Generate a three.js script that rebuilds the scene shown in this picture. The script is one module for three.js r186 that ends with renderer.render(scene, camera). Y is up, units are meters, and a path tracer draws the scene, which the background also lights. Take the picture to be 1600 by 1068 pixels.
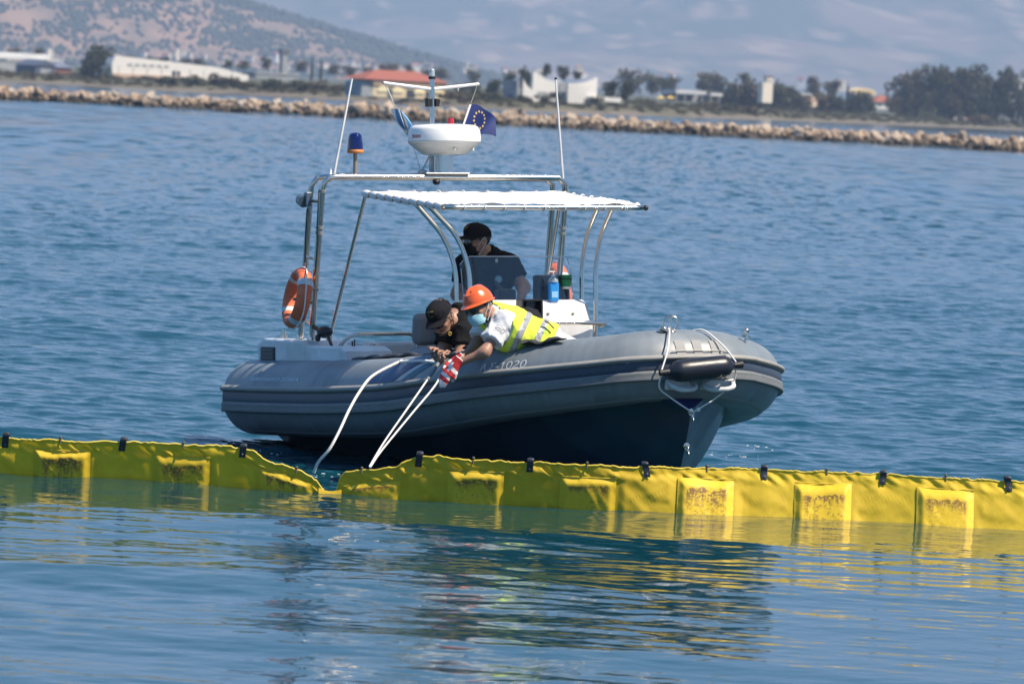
import * as THREE from 'three';
import { mergeGeometries } from 'three/addons/utils/BufferGeometryUtils.js';
import { RoundedBoxGeometry } from 'three/addons/geometries/RoundedBoxGeometry.js';

// ------------------------------------------------------------------ camera, sky, sun, air, exposure
const scene = new THREE.Scene();
const V = (x, y, z) => new THREE.Vector3(x, y, z);
const FOCAL = 8900, EYE = 2.72;                       // a 200 mm lens on a quay, 2.7 m above the water
const camera = new THREE.PerspectiveCamera(THREE.MathUtils.radToDeg(2 * Math.atan(534 / FOCAL)), 1600 / 1068, 0.5, 60000);
camera.filmGauge = 36;
const pitchDown = Math.atan(384 / FOCAL), roll = THREE.MathUtils.degToRad(2.9);
const lookAxis = V(0, -Math.sin(pitchDown), -Math.cos(pitchDown)), up0 = V(0, Math.cos(pitchDown), -Math.sin(pitchDown));
const rightAxis = V(Math.cos(roll), 0, 0).addScaledVector(up0, Math.sin(roll)), upAxis = V(-Math.sin(roll), 0, 0).addScaledVector(up0, Math.cos(roll));
camera.position.set(0, EYE, 0);
camera.quaternion.setFromRotationMatrix(new THREE.Matrix4().makeBasis(rightAxis, upAxis, lookAxis.clone().negate()));
camera.focus = 40.2; camera.userData.fStop = 6.3;
scene.add(camera);

const SUN = V(0.53, 0.82, 0.22).normalize();
const sun = new THREE.DirectionalLight(0xfff0da, 5);
sun.position.copy(SUN).multiplyScalar(200).add(V(0, 0, -40)); sun.target.position.set(0, 0, -40);
sun.castShadow = true; sun.shadow.mapSize.set(4096, 4096);
Object.assign(sun.shadow.camera, { left: -14, right: 14, top: 14, bottom: -14, near: 10, far: 400 });
scene.add(sun, sun.target);
{
  const W = 64, H = 256, data = new Float32Array(W * H * 4);
  for (let j = 0; j < H; j++) {
    const y = Math.max(0, Math.sin(((j + 0.5) / H - 0.5) * Math.PI)), t = Math.pow(y, 0.42);
    const c = [0.34 + (0.06 - 0.34) * t, 0.63 + (0.22 - 0.63) * t, 0.95 + (0.56 - 0.95) * t];
    for (let i = 0; i < W; i++) for (let k = 0; k < 4; k++) data[(j * W + i) * 4 + k] = k < 3 ? c[k] * 0.53 : 1;
  }
  const sky = new THREE.DataTexture(data, W, H, THREE.RGBAFormat, THREE.FloatType);
  sky.mapping = THREE.EquirectangularReflectionMapping; sky.magFilter = sky.minFilter = THREE.LinearFilter; sky.wrapS = THREE.RepeatWrapping; sky.needsUpdate = true;
  scene.background = sky; scene.environment = sky;
}
scene.fog = new THREE.FogExp2(new THREE.Color().setRGB(0.47, 0.65, 0.97), 0.000112);
const renderer = new THREE.WebGLRenderer({ antialias: true });
renderer.toneMapping = THREE.LinearToneMapping; renderer.toneMappingExposure = 1.72;
renderer.shadowMap.enabled = true; renderer.outputColorSpace = THREE.SRGBColorSpace;

// ------------------------------------------------------------------ helpers
let seedState = 12345;
const seed = (n) => { seedState = n >>> 0; };
const rnd = () => { seedState = (seedState + 0x6d2b79f5) | 0; let t = Math.imul(seedState ^ (seedState >>> 15), 1 | seedState); t = (t + Math.imul(t ^ (t >>> 7), 61 | t)) ^ t; return ((t ^ (t >>> 14)) >>> 0) / 4294967296; };
const rr = (a, b) => a + (b - a) * rnd();
const clamp = THREE.MathUtils.clamp, lerp = THREE.MathUtils.lerp, smooth = THREE.MathUtils.smoothstep;
const hash = (x, y, z) => { let h = Math.imul(x | 0, 374761393) ^ Math.imul(y | 0, 668265263) ^ Math.imul(z | 0, 1274126177); h = Math.imul(h ^ (h >>> 13), 1274126177); return ((h ^ (h >>> 16)) >>> 0) / 4294967296; };
function noise(x, y, z = 0) {
  const ix = Math.floor(x), iy = Math.floor(y), iz = Math.floor(z), q = (t) => t * t * t * (t * (t * 6 - 15) + 10);
  const u = q(x - ix), v = q(y - iy), w = q(z - iz), L = (a, b, t) => a + (b - a) * t;
  const s = (k) => L(L(hash(ix, iy, iz + k), hash(ix + 1, iy, iz + k), u), L(hash(ix, iy + 1, iz + k), hash(ix + 1, iy + 1, iz + k), u), v);
  return L(s(0), s(1), w) * 2 - 1;
}
function fbm(x, y, z = 0, n = 4) { let s = 0, a = 0.5, f = 1; for (let i = 0; i < n; i++) { s += a * noise(x * f, y * f, z * f + i * 17.3); a *= 0.5; f *= 2.03; } return s; }
function curve(keys, x) {                                  // smooth piecewise curve through [x, value] keys
  if (x <= keys[0][0]) return keys[0][1];
  for (let i = 1; i < keys.length; i++) if (x <= keys[i][0]) { const t = (x - keys[i - 1][0]) / (keys[i][0] - keys[i - 1][0]); return lerp(keys[i - 1][1], keys[i][1], t); }
  return keys[keys.length - 1][1];
}
// the point of space seen at a place of the photograph, that many metres in front of the lens; and the same on level ground
const spot = (px, py, depth) => V(0, EYE, 0).addScaledVector(lookAxis, depth).addScaledVector(rightAxis, (px - 800) / FOCAL * depth).addScaledVector(upAxis, (534 - py) / FOCAL * depth);

const names = new Map();
function numbered(name) { const n = names.get(name) ?? 0; names.set(name, n + 1); return n ? name + '_' + String(n).padStart(3, '0') : name; }
function tag(o, label, category, group, kind) {
  if (label) o.userData.label = label;
  if (category) o.userData.category = category;
  if (group) o.userData.group = group;
  if (kind) o.userData.kind = kind;
  return o;
}
function thing(name, label, category, at = V(0, 0, 0), group) {
  const o = new THREE.Group(); o.name = numbered(name); o.position.copy(at); scene.add(o);
  return tag(o, label, category, group);
}
function part(parent, name, geometry, material, label) {
  const m = new THREE.Mesh(Array.isArray(geometry) ? merge(geometry) : geometry, material);
  m.name = parent === scene ? numbered(name) : name; m.castShadow = m.receiveShadow = true;
  if (label) m.userData.label = label;
  parent.add(m); return m;
}
function merge(list) {
  const clean = list.map((g) => { const n = g.index ? g.toNonIndexed() : g.clone(); for (const k of Object.keys(n.attributes)) if (!['position', 'normal', 'uv'].includes(k)) n.deleteAttribute(k); if (!n.attributes.uv) n.setAttribute('uv', new THREE.BufferAttribute(new Float32Array(n.attributes.position.count * 2), 2)); return n; });
  return mergeGeometries(clean);
}
const mat = (rgb, roughness = 0.6, more = {}) => new THREE.MeshPhysicalMaterial({ color: new THREE.Color().setRGB(...rgb), roughness, ...more });
function makeTexture(size, fn, srgb = false) {              // fn(u, v) -> [r, g, b] or a number, 0..1
  const d = new Uint8Array(size * size * 4);
  for (let j = 0; j < size; j++) for (let i = 0; i < size; i++) {
    const c = fn((i + 0.5) / size, (j + 0.5) / size), o = (j * size + i) * 4;
    for (let k = 0; k < 3; k++) d[o + k] = clamp(Math.round((Array.isArray(c) ? c[k] : c) * 255), 0, 255);
    d[o + 3] = 255;
  }
  const t = new THREE.DataTexture(d, size, size); t.wrapS = t.wrapT = THREE.RepeatWrapping; t.magFilter = THREE.LinearFilter; t.minFilter = THREE.LinearMipmapLinearFilter;
  if (srgb) t.colorSpace = THREE.SRGBColorSpace; t.needsUpdate = true; return t;
}
const repeat = (t, x, y = x) => { const c = t.clone(); c.repeat.set(x, y); c.needsUpdate = true; return c; };
const box = (w, h, d, x = 0, y = 0, z = 0, r = 0.01) => new RoundedBoxGeometry(w, h, d, 2, Math.min(r, w / 2.1, h / 2.1, d / 2.1)).translate(x, y, z);
const plain = (w, h, d, x = 0, y = 0, z = 0) => new THREE.BoxGeometry(w, h, d).translate(x, y, z);
function pipe(points, r, sides = 12, tension = 0.5, closed = false, per = 8) {
  const p = points.map((a) => (Array.isArray(a) ? V(...a) : a));
  return new THREE.TubeGeometry(new THREE.CatmullRomCurve3(p, closed, 'catmullrom', tension), Math.max(6, p.length * per), r, sides, closed);
}
function rod(a, b, r, r2 = r, sides = 14) {
  const A = Array.isArray(a) ? V(...a) : a, B = Array.isArray(b) ? V(...b) : b, d = B.clone().sub(A);
  return new THREE.CylinderGeometry(r2, r, d.length(), sides).applyQuaternion(new THREE.Quaternion().setFromUnitVectors(V(0, 1, 0), d.normalize())).translate((A.x + B.x) / 2, (A.y + B.y) / 2, (A.z + B.z) / 2);
}
function bent(points, r, bend = 0.08, sides = 12) {         // a pipe of straight runs with rounded elbows
  const p = points.map((a) => V(...a)), path = new THREE.CurvePath();
  let last = p[0];
  for (let i = 1; i < p.length; i++) {
    if (i === p.length - 1) { path.add(new THREE.LineCurve3(last, p[i])); break; }
    const k = Math.min(bend, p[i].distanceTo(p[i - 1]) * 0.45, p[i].distanceTo(p[i + 1]) * 0.45);
    const a = p[i].clone().lerp(p[i - 1], k / p[i].distanceTo(p[i - 1])), b = p[i].clone().lerp(p[i + 1], k / p[i].distanceTo(p[i + 1]));
    path.add(new THREE.LineCurve3(last, a)); path.add(new THREE.QuadraticBezierCurve3(a, p[i], b)); last = b;
  }
  return new THREE.TubeGeometry(path, p.length * 14, r, sides);
}
// a grid of points as a surface: at(i / nu, j / nv) -> Vector3
function sheet(nu, nv, at, closeU = false) {
  const pos = [], uv = [], idx = [];
  for (let i = 0; i <= nu; i++) for (let j = 0; j <= nv; j++) { const p = at(i / nu, j / nv); pos.push(p.x, p.y, p.z); uv.push(p.u ?? i / nu, p.v ?? j / nv); }
  for (let i = 0; i < nu; i++) for (let j = 0; j < nv; j++) { const a = i * (nv + 1) + j, b = a + nv + 1; idx.push(a, b, a + 1, b, b + 1, a + 1); }
  const g = new THREE.BufferGeometry();
  g.setAttribute('position', new THREE.Float32BufferAttribute(pos, 3)); g.setAttribute('uv', new THREE.Float32BufferAttribute(uv, 2)); g.setIndex(idx); g.computeVertexNormals();
  return g;
}
// the surface where f(x, y, z) = 0 (f < 0 inside), by surface nets
function meshField(f, lo, hi, cell) {
  const n = [0, 1, 2].map((k) => Math.ceil((hi[k] - lo[k]) / cell) + 1), sx = 1, sy = n[0], sz = n[0] * n[1], val = new Float32Array(n[0] * n[1] * n[2]);
  for (let k = 0, o = 0; k < n[2]; k++) for (let j = 0; j < n[1]; j++) for (let i = 0; i < n[0]; i++, o++) val[o] = f(lo[0] + i * cell, lo[1] + j * cell, lo[2] + k * cell);
  const id = new Int32Array(val.length).fill(-1), pos = [], uv = [], idx = [];
  const off = [0, sx, sy, sx + sy, sz, sx + sz, sy + sz, sx + sy + sz], edges = [[0, 1], [2, 3], [4, 5], [6, 7], [0, 2], [1, 3], [4, 6], [5, 7], [0, 4], [1, 5], [2, 6], [3, 7]];
  for (let k = 0; k < n[2] - 1; k++) for (let j = 0; j < n[1] - 1; j++) for (let i = 0; i < n[0] - 1; i++) {
    const o = i + j * sy + k * sz; let mask = 0;
    for (let c = 0; c < 8; c++) if (val[o + off[c]] < 0) mask |= 1 << c;
    if (!mask || mask === 255) continue;
    let x = 0, y = 0, z = 0, m = 0;
    for (const [a, b] of edges) if (((mask >> a) & 1) !== ((mask >> b) & 1)) {
      const va = val[o + off[a]], vb = val[o + off[b]], t = va / (va - vb);
      x += lerp(a & 1, b & 1, t); y += lerp((a >> 1) & 1, (b >> 1) & 1, t); z += lerp((a >> 2) & 1, (b >> 2) & 1, t); m++;
    }
    id[o] = pos.length / 3;
    const X = lo[0] + (i + x / m) * cell, Y = lo[1] + (j + y / m) * cell, Z = lo[2] + (k + z / m) * cell;
    pos.push(X, Y, Z); uv.push(X * 0.8 + Z * 0.6, Y + 0.3 * Z);
  }
  const st = [sx, sy, sz];
  for (let k = 1; k < n[2] - 1; k++) for (let j = 1; j < n[1] - 1; j++) for (let i = 1; i < n[0] - 1; i++) {
    const o = i + j * sy + k * sz, inside = val[o] < 0;
    for (let d = 0; d < 3; d++) {
      if (inside === (val[o + st[d]] < 0)) continue;
      const a = st[(d + 1) % 3], b = st[(d + 2) % 3], q = [id[o], id[o - a], id[o - a - b], id[o - b]];
      if (q.includes(-1)) continue;
      if (inside) idx.push(q[0], q[1], q[2], q[0], q[2], q[3]); else idx.push(q[0], q[2], q[1], q[0], q[3], q[2]);
    }
  }
  const g = new THREE.BufferGeometry();
  g.setAttribute('position', new THREE.Float32BufferAttribute(pos, 3)); g.setAttribute('uv', new THREE.Float32BufferAttribute(uv, 2)); g.setIndex(idx); g.computeVertexNormals();
  return g;
}
const smin = (a, b, k) => { const h = Math.max(k - Math.abs(a - b), 0) / k; return Math.min(a, b) - h * h * k * 0.25; };
const smax = (a, b, k) => -smin(-a, -b, k);
function cone(x, y, z, c) {                                 // distance to a tapered capsule c = [ax, ay, az, bx, by, bz, ra, rb]
  const bx = c[3] - c[0], by = c[4] - c[1], bz = c[5] - c[2], px = x - c[0], py = y - c[1], pz = z - c[2];
  const t = clamp((px * bx + py * by + pz * bz) / (bx * bx + by * by + bz * bz + 1e-9), 0, 1);
  return Math.hypot(px - bx * t, py - by * t, pz - bz * t) - (c[6] + (c[7] - c[6]) * t);
}
const cap = (a, b, ra, rb = ra) => [a.x, a.y, a.z, b.x, b.y, b.z, ra, rb];
const blend = (caps, k) => (x, y, z) => { let d = 1e3; for (const c of caps) { const e = cone(x, y, z, c); d = e > d + k ? d : smin(d, e, k); } return d; };
function boundsOf(caps, pad) { const lo = [1e9, 1e9, 1e9], hi = [-1e9, -1e9, -1e9]; for (const c of caps) for (let k = 0; k < 3; k++) { const r = Math.max(c[6], c[7]) + pad; lo[k] = Math.min(lo[k], c[k] - r, c[k + 3] - r); hi[k] = Math.max(hi[k], c[k] + r, c[k + 3] + r); } return [lo, hi]; }

// shared materials
const grain = makeTexture(256, (u, v) => 0.5 + 0.5 * (0.6 * (hash(u * 256 | 0, v * 256 | 0, 1) - 0.5) + 0.8 * fbm(u * 16, v * 16, 3, 3)));
const weave = makeTexture(128, (u, v) => 0.5 + 0.22 * Math.sin(u * Math.PI * 64) * Math.sin(v * Math.PI * 64) + 0.2 * (hash(u * 128 | 0, v * 128 | 0, 7) - 0.5));
const blotch = makeTexture(512, (u, v) => 0.84 + 0.3 * fbm(u * 6, v * 6, 5, 5) + 0.05 * (hash(u * 512 | 0, v * 512 | 0, 9) - 0.5));
const steel = mat([0.66, 0.61, 0.54], 0.25, { metalness: 1, roughnessMap: blotch });
const whitePaint = mat([0.78, 0.78, 0.77], 0.3, { map: blotch, clearcoat: 0.4 });
const blackPlastic = mat([0.012, 0.012, 0.014], 0.45, { bumpMap: repeat(grain, 8), bumpScale: 0.0005 });
const rubber = mat([0.03, 0.033, 0.042], 0.5);
const whiteRope = mat([0.76, 0.75, 0.72], 0.8);
// ------------------------------------------------------------------ the water
const BOOM_Z = -38.2;
{
  // one periodic tile of waves, summed from sines of many lengths and headings
  const N = 512;
  function tile(size, shortest, longest, count, spread, s, steep) {
    seed(s); const waves = [];
    for (let i = 0; i < count; i++) {
      const L = shortest * Math.pow(longest / shortest, rnd()), a = Math.PI / 2 + 0.25 + (rnd() + rnd() + rnd() - 1.5) * spread, kx = Math.round(Math.cos(a) * size / L), ky = Math.round(Math.sin(a) * size / L);
      if (!kx && !ky) continue;
      waves.push([kx, ky, rnd() * 6.283, steep / Math.sqrt(count) / (6.283 * Math.hypot(kx, ky) / size) * 1.41]);
    }
    const h = new Float32Array(N * N);
    for (const [kx, ky, ph, amp] of waves) {
      const rx = new Float32Array(N), ix = new Float32Array(N); for (let i = 0; i < N; i++) { const t = 6.283185 * kx * i / N; rx[i] = Math.cos(t); ix[i] = Math.sin(t); }
      for (let j = 0; j < N; j++) { const t = 6.283185 * ky * j / N + ph, c = Math.cos(t) * amp, d = Math.sin(t) * amp; for (let i = 0; i < N; i++) h[j * N + i] += rx[i] * c - ix[i] * d; }
    }
    return (x, y) => { x = ((x / size) % 1 + 1) % 1 * N; y = ((y / size) % 1 + 1) % 1 * N; const i = x | 0, j = y | 0, u = x - i, v = y - j, i1 = (i + 1) % N, j1 = (j + 1) % N; return lerp(lerp(h[j * N + i], h[j * N + i1], u), lerp(h[j1 * N + i], h[j1 * N + i1], u), v); };
  }
  const swell = tile(17.3, 1.1, 5.5, 40, 1.1, 5, 0.024), chop = tile(9.1, 0.22, 0.95, 80, 1.4, 6, 0.05), small = tile(5.3, 0.08, 0.26, 80, 1.9, 8, 0.05);
  const boatX = (x, z) => { const dx = x + 0.91, dz = z + 43.54, f = 0.4226 * dx + 0.906 * dz, s = -0.906 * dx + 0.4226 * dz; return Math.hypot(Math.max(0, Math.abs(f - 2.5) - 2.6), Math.max(0, Math.abs(s) - 1.25)); };
  // how strongly each of the three stirs the water at a place: calm inside the boom, breezier beyond, washed about by the hull
  const stir = (x, z) => {
    const calm = smooth(z, BOOM_Z - 0.8, BOOM_Z + 0.6), gust = 0.7 + 0.55 * (0.5 + fbm(x * 0.09, z * 0.03, 4, 3)), d = boatX(x, z);
    const open = 1.5 * gust * (1 - calm) + lerp(0.28, 0.62, smooth(z, -37.2, -31.5)) * calm * (0.8 + 0.9 * fbm(x * 0.4, z * 0.2, 8, 2)), wash = 0.8 * Math.exp(-d * 1.3) * (1 - calm), far = 1 + 0.35 * smooth(-z, 80, 300);
    return [open * (0.9 + 0.5 * calm), far * open * 1.3 * (1 - 0.25 * calm) + wash, far * (1 - calm) * (1.15 * gust + wash) + calm * 0.16];
  };
  const wave = (x, z, k) => swell(x, z) * k[0] + chop(x + 3, z * 1.05 + 7) * k[1] + small(x, z) * k[2];
  const xs = [], zs = [];
  for (let x = -9.3; x <= 9.3; x += 0.056) xs.push(x);
  for (let x = 9.4, s = 0.1; x < 5200; x += s, s *= 1.085) { xs.push(x); xs.unshift(-x); }
  for (let z = 20; z > -24; z -= 2) zs.push(z);
  for (let z = -24, s; z > -1200; z -= s) { zs.push(z); s = clamp(0.021 * (z / 30) ** 2, 0.022, 2) * (z < -500 ? 6 : 1); }
  for (let z = -1250, s = 60; z > -2600; z -= s) zs.push(z);
  zs.push(-2700);
  const nx = xs.length, nz = zs.length, pos = new Float32Array(nx * nz * 3), nor = new Float32Array(nx * nz * 3), uv = new Float32Array(nx * nz * 2), idx = new Uint32Array((nx - 1) * (nz - 1) * 6);
  for (let j = 0, o = 0; j < nz; j++) for (let i = 0; i < nx; i++, o++) {
    const x = xs[i], z = zs[j]; pos[o * 3] = x; pos[o * 3 + 2] = z; uv[o * 2] = x; uv[o * 2 + 1] = -z; nor[o * 3 + 1] = 1;
    if (Math.abs(x) > 90 || z > -23 || z < -1100) continue;
    const k = stir(x, z), y = wave(x, z, k), e = 0.03; if (z > -480 && Math.abs(x) < 60) pos[o * 3 + 1] = y;
    const a = (wave(x + e, z, k) - y) / e, b = (wave(x, z + e, k) - y) / e, l = Math.hypot(a, b, 1); nor[o * 3] = -a / l; nor[o * 3 + 1] = 1 / l; nor[o * 3 + 2] = -b / l;
  }
  for (let j = 0, o = 0; j < nz - 1; j++) for (let i = 0; i < nx - 1; i++) { const a = j * nx + i, b = a + nx; idx.set([a, a + 1, b, a + 1, b + 1, b], o); o += 6; }
  const g = new THREE.BufferGeometry(); g.setAttribute('position', new THREE.BufferAttribute(pos, 3)); g.setAttribute('normal', new THREE.BufferAttribute(nor, 3)); g.setAttribute('uv', new THREE.BufferAttribute(uv, 2)); g.setIndex(new THREE.BufferAttribute(idx, 1));
  const fine = tile(1, 0.02, 0.22, 90, 2.2, 11, 1);
  const ripple = makeTexture(512, (u, v) => { const e = 1 / 512, a = (fine(u + e, v) - fine(u - e, v)) / (2 * e), b = (fine(u, v + e) - fine(u, v - e)) / (2 * e); return [0.5 - a * 0.14, 0.5 - b * 0.14, 0.98]; });
  const water = mat([0.002, 0.042, 0.064], 0.05, { ior: 1.33, normalMap: repeat(ripple, 1 / 3.1), normalScale: new THREE.Vector2(0.045, 0.045) });
  tag(part(scene, 'water', g, water), 'blue green harbour water rippled by a light breeze', null, null, 'structure').castShadow = false;
}

// ------------------------------------------------------------------ land, hill and mountains
const SHORE = [[-3000, -1500], [-121, -1350], [-53, -1250], [-1, -1062], [65, -1440], [171, -1880], [3000, -2300]];
const shoreAt = (x) => curve(SHORE, x);
const landHeight = (x, z) => { const d = shoreAt(x) - z; return curve([[-30, -1.5], [0, -0.05], [12, 0.5], [40, 1.2], [120, 2.4], [400, 3], [1200, 4.5], [3000, 8], [6000, 14], [20000, 60]], d) + 0.25 * fbm(x * 0.03, z * 0.03, 1, 3) * smooth(d, 5, 60); };
function colored(g, fn) {
  const p = g.attributes.position, c = new Float32Array(p.count * 3);
  for (let i = 0; i < p.count; i++) c.set(fn(p.getX(i), p.getY(i), p.getZ(i)), i * 3);
  g.setAttribute('color', new THREE.BufferAttribute(c, 3)); return g;
}
const mix3 = (a, b, t) => [0, 1, 2].map((k) => lerp(a[k], b[k], clamp(t, 0, 1)));
const ground = mat([1, 1, 1], 0.95, { vertexColors: true });
{
  const xs = []; for (let x = -1; x <= 1.0001; x += 1 / 90) xs.push(Math.sign(x) * Math.abs(x) ** 2.2 * 3000);
  const ds = [-30, -10, 0, 4, 8, 14, 20, 30, 40, 60, 80, 110, 150, 200, 270, 350, 450, 600, 800, 1100, 1500, 2000, 3000, 4500, 7000];
  const g = sheet(xs.length - 1, ds.length - 1, (a, b) => { const x = xs[Math.round(a * (xs.length - 1))], z = shoreAt(x) - ds[Math.round(b * (ds.length - 1))]; return V(x, landHeight(x, z), z); });
  colored(g, (x, y, z) => { const d = shoreAt(x) - z, n = fbm(x * 0.05, z * 0.05, 2, 4); return mix3(mix3([0.155, 0.128, 0.10], [0.105, 0.092, 0.052], (d - 8 + n * 24) / 10), [0.065, 0.068, 0.036], (d - 30 + n * 120) / 90); });
  tag(part(scene, 'land', g, ground), 'low grassy shore with a pale muddy bank across the water', null, null, 'structure');
}
const HILL_Z = -7000, HK = 7000 / 5200;
const ridge = (x) => curve([[-5000, 70], [-1040, 150], [-520, 128], [-350, 98], [-236, 64], [-180, 49], [-104, 32], [-47, 19], [0, 10], [104, 1], [350, -20]], x);
const hillHeight = (X, Z) => HK * hillShape(X / HK, (Z - HILL_Z) / HK - 5200);
const hillShape = (x, z) => { const t = (z + 5200) / 800, top = ridge(x); return (top + 4) * Math.exp(-(t > 0 ? t * t * 1.6 : t * t * 0.7)) - 4 + 3.6 * fbm(x * 0.012, z * 0.007, 3, 4) * smooth(top, 6, 50); };
{
  const g = sheet(260, 60, (a, b) => { const x = HK * lerp(-2600, 380, a ** 0.7), z = HILL_Z + HK * (1000 - b * 2000); return V(x, hillHeight(x, z), z); });
  colored(g, (X, Y, Z) => {
    const x = X / HK, y = Y / HK, z = Z / HK, forest = smooth(y - (ridge(x) * 0.66 + 22) + 10 * fbm(x * 0.02, z * 0.006, 7, 3), -3, 4), n = fbm(x * 0.05, z * 0.02, 9, 4);
    return mix3(mix3([0.31, 0.19, 0.12], [0.16, 0.115, 0.075], 0.5 + 1.8 * n), [0.035, 0.045, 0.025], forest);
  });
  tag(part(scene, 'hill', g, ground), 'bare reddish hill dotted with scrub under a dark wooded ridge', null, null, 'structure');
  // scrub on the slope and pines along the ridge: nobody could count them
  seed(77);
  const lump = new THREE.IcosahedronGeometry(1, 1), p = lump.attributes.position;
  for (let i = 0; i < p.count; i++) { const k = 0.8 + 0.35 * noise(p.getX(i) * 2.3, p.getY(i) * 2.3, p.getZ(i) * 2.3); p.setXYZ(i, p.getX(i) * k, p.getY(i) * k + 0.5, p.getZ(i) * k); }
  lump.computeVertexNormals();
  const spots = [];
  for (let i = 0; i < 60000; i++) {
    const x = rr(-960, 110), z = -5200 + rr(-100, 950), y = hillShape(x, z), high = y > ridge(x) * 0.66 + 22 || (y > ridge(x) * 0.94 - 0.5 && z < -5150), dense = 0.5 + fbm(x * 0.035, z * 0.012, 21, 3);
    if (y < 1 || (!high && rnd() > dense * dense * 0.8)) continue;
    const s = high ? rr(2, 4) : rr(1.0, 2.7); spots.push([x * HK, y * HK - 0.4, HILL_Z + (z + 5200) * HK, s * HK, s * HK * rr(0.9, high ? 2 : 1.5)]);
  }
  const scrub = new THREE.InstancedMesh(lump, mat([0.045, 0.055, 0.028], 0.95), spots.length), m = new THREE.Matrix4(), q = new THREE.Quaternion();
  spots.forEach(([x, y, z, s, h], i) => { q.setFromAxisAngle(V(0, 1, 0), i * 2.4); scrub.setMatrixAt(i, m.compose(V(x, y, z), q, V(s, h, s))); });
  scrub.name = 'scrub'; scene.add(tag(scrub, 'dark scrub and pines scattered over the reddish hill', null, null, 'stuff'));
}
{
  const gully = (x, d) => { const w = x + 140 * fbm(x * 0.0012, d * 0.0012, 8, 3), r = 1 - Math.abs(noise(w * 0.0026 + 5, d * 0.0007, 2)), q = 1 - Math.abs(noise(w * 0.0075 + 1, d * 0.0018, 6)); return 40 * r * r + 16 * q * q; };
  const height = (x, z) => { const d = -z - 9000; return 14 + curve([[0, 0], [900, 14], [2200, 120], [4000, 380], [7000, 680], [12000, 800]], d) + (gully(x, d) - 30) * smooth(d, 500, 2600) + 26 * fbm(x * 0.0022, z * 0.0022, 5, 5) * smooth(d, 300, 1800); };
  const g = sheet(330, 260, (a, b) => { const q = a * 2 - 1, x = Math.sign(q) * Math.abs(q) ** 2 * 9000, z = -9000 - b ** 1.7 * 11000; return V(x, height(x, z), z); });
  colored(g, (x, y, z) => {
    const n = fbm(x * 0.006, z * 0.0025, 31, 5), m = fbm(x * 0.017 + 9, z * 0.0065, 41, 4), s = fbm(x * 0.03, z * 0.012, 51, 3);
    return mix3(mix3([0.06, 0.075, 0.045], [0.18, 0.14, 0.105], 0.42 + 1.6 * n + 0.8 * s), [0.42, 0.31, 0.23], 0.5 * smooth(m + 0.3 * s, 0.24, 0.38));
  });
  tag(part(scene, 'mountain', g, ground), 'hazy blue mountain slope with pale fields filling the far background', null, null, 'structure');
}
// a few flecks of foam where the hull stirs the water
{
  seed(55); const list = [], one = new THREE.IcosahedronGeometry(1, 0);
  for (const [px, py, w, h, n] of [[1155, 707, 70, 22, 40], [440, 708, 60, 12, 10], [516, 742, 26, 14, 12], [130, 681, 30, 3, 14]]) for (let i = 0; i < n; i++) {
    const x = px + (rnd() + rnd() - 1) * w, y = py + (rnd() - 0.5) * h, hy = 150.4 + (x - 800) * 0.0507, D = EYE * FOCAL / (y - hy), p = spot(x, y, D), s = rr(0.003, 0.009);
    list.push(one.clone().scale(s * rr(1, 2.4), s * 0.5, s).translate(p.x, 0.012, p.z));
  }
  tag(part(scene, 'foam', list, mat([0.75, 0.78, 0.78], 0.7)), 'flecks of white foam on the water around the hull', null, null, 'stuff');
}
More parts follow.
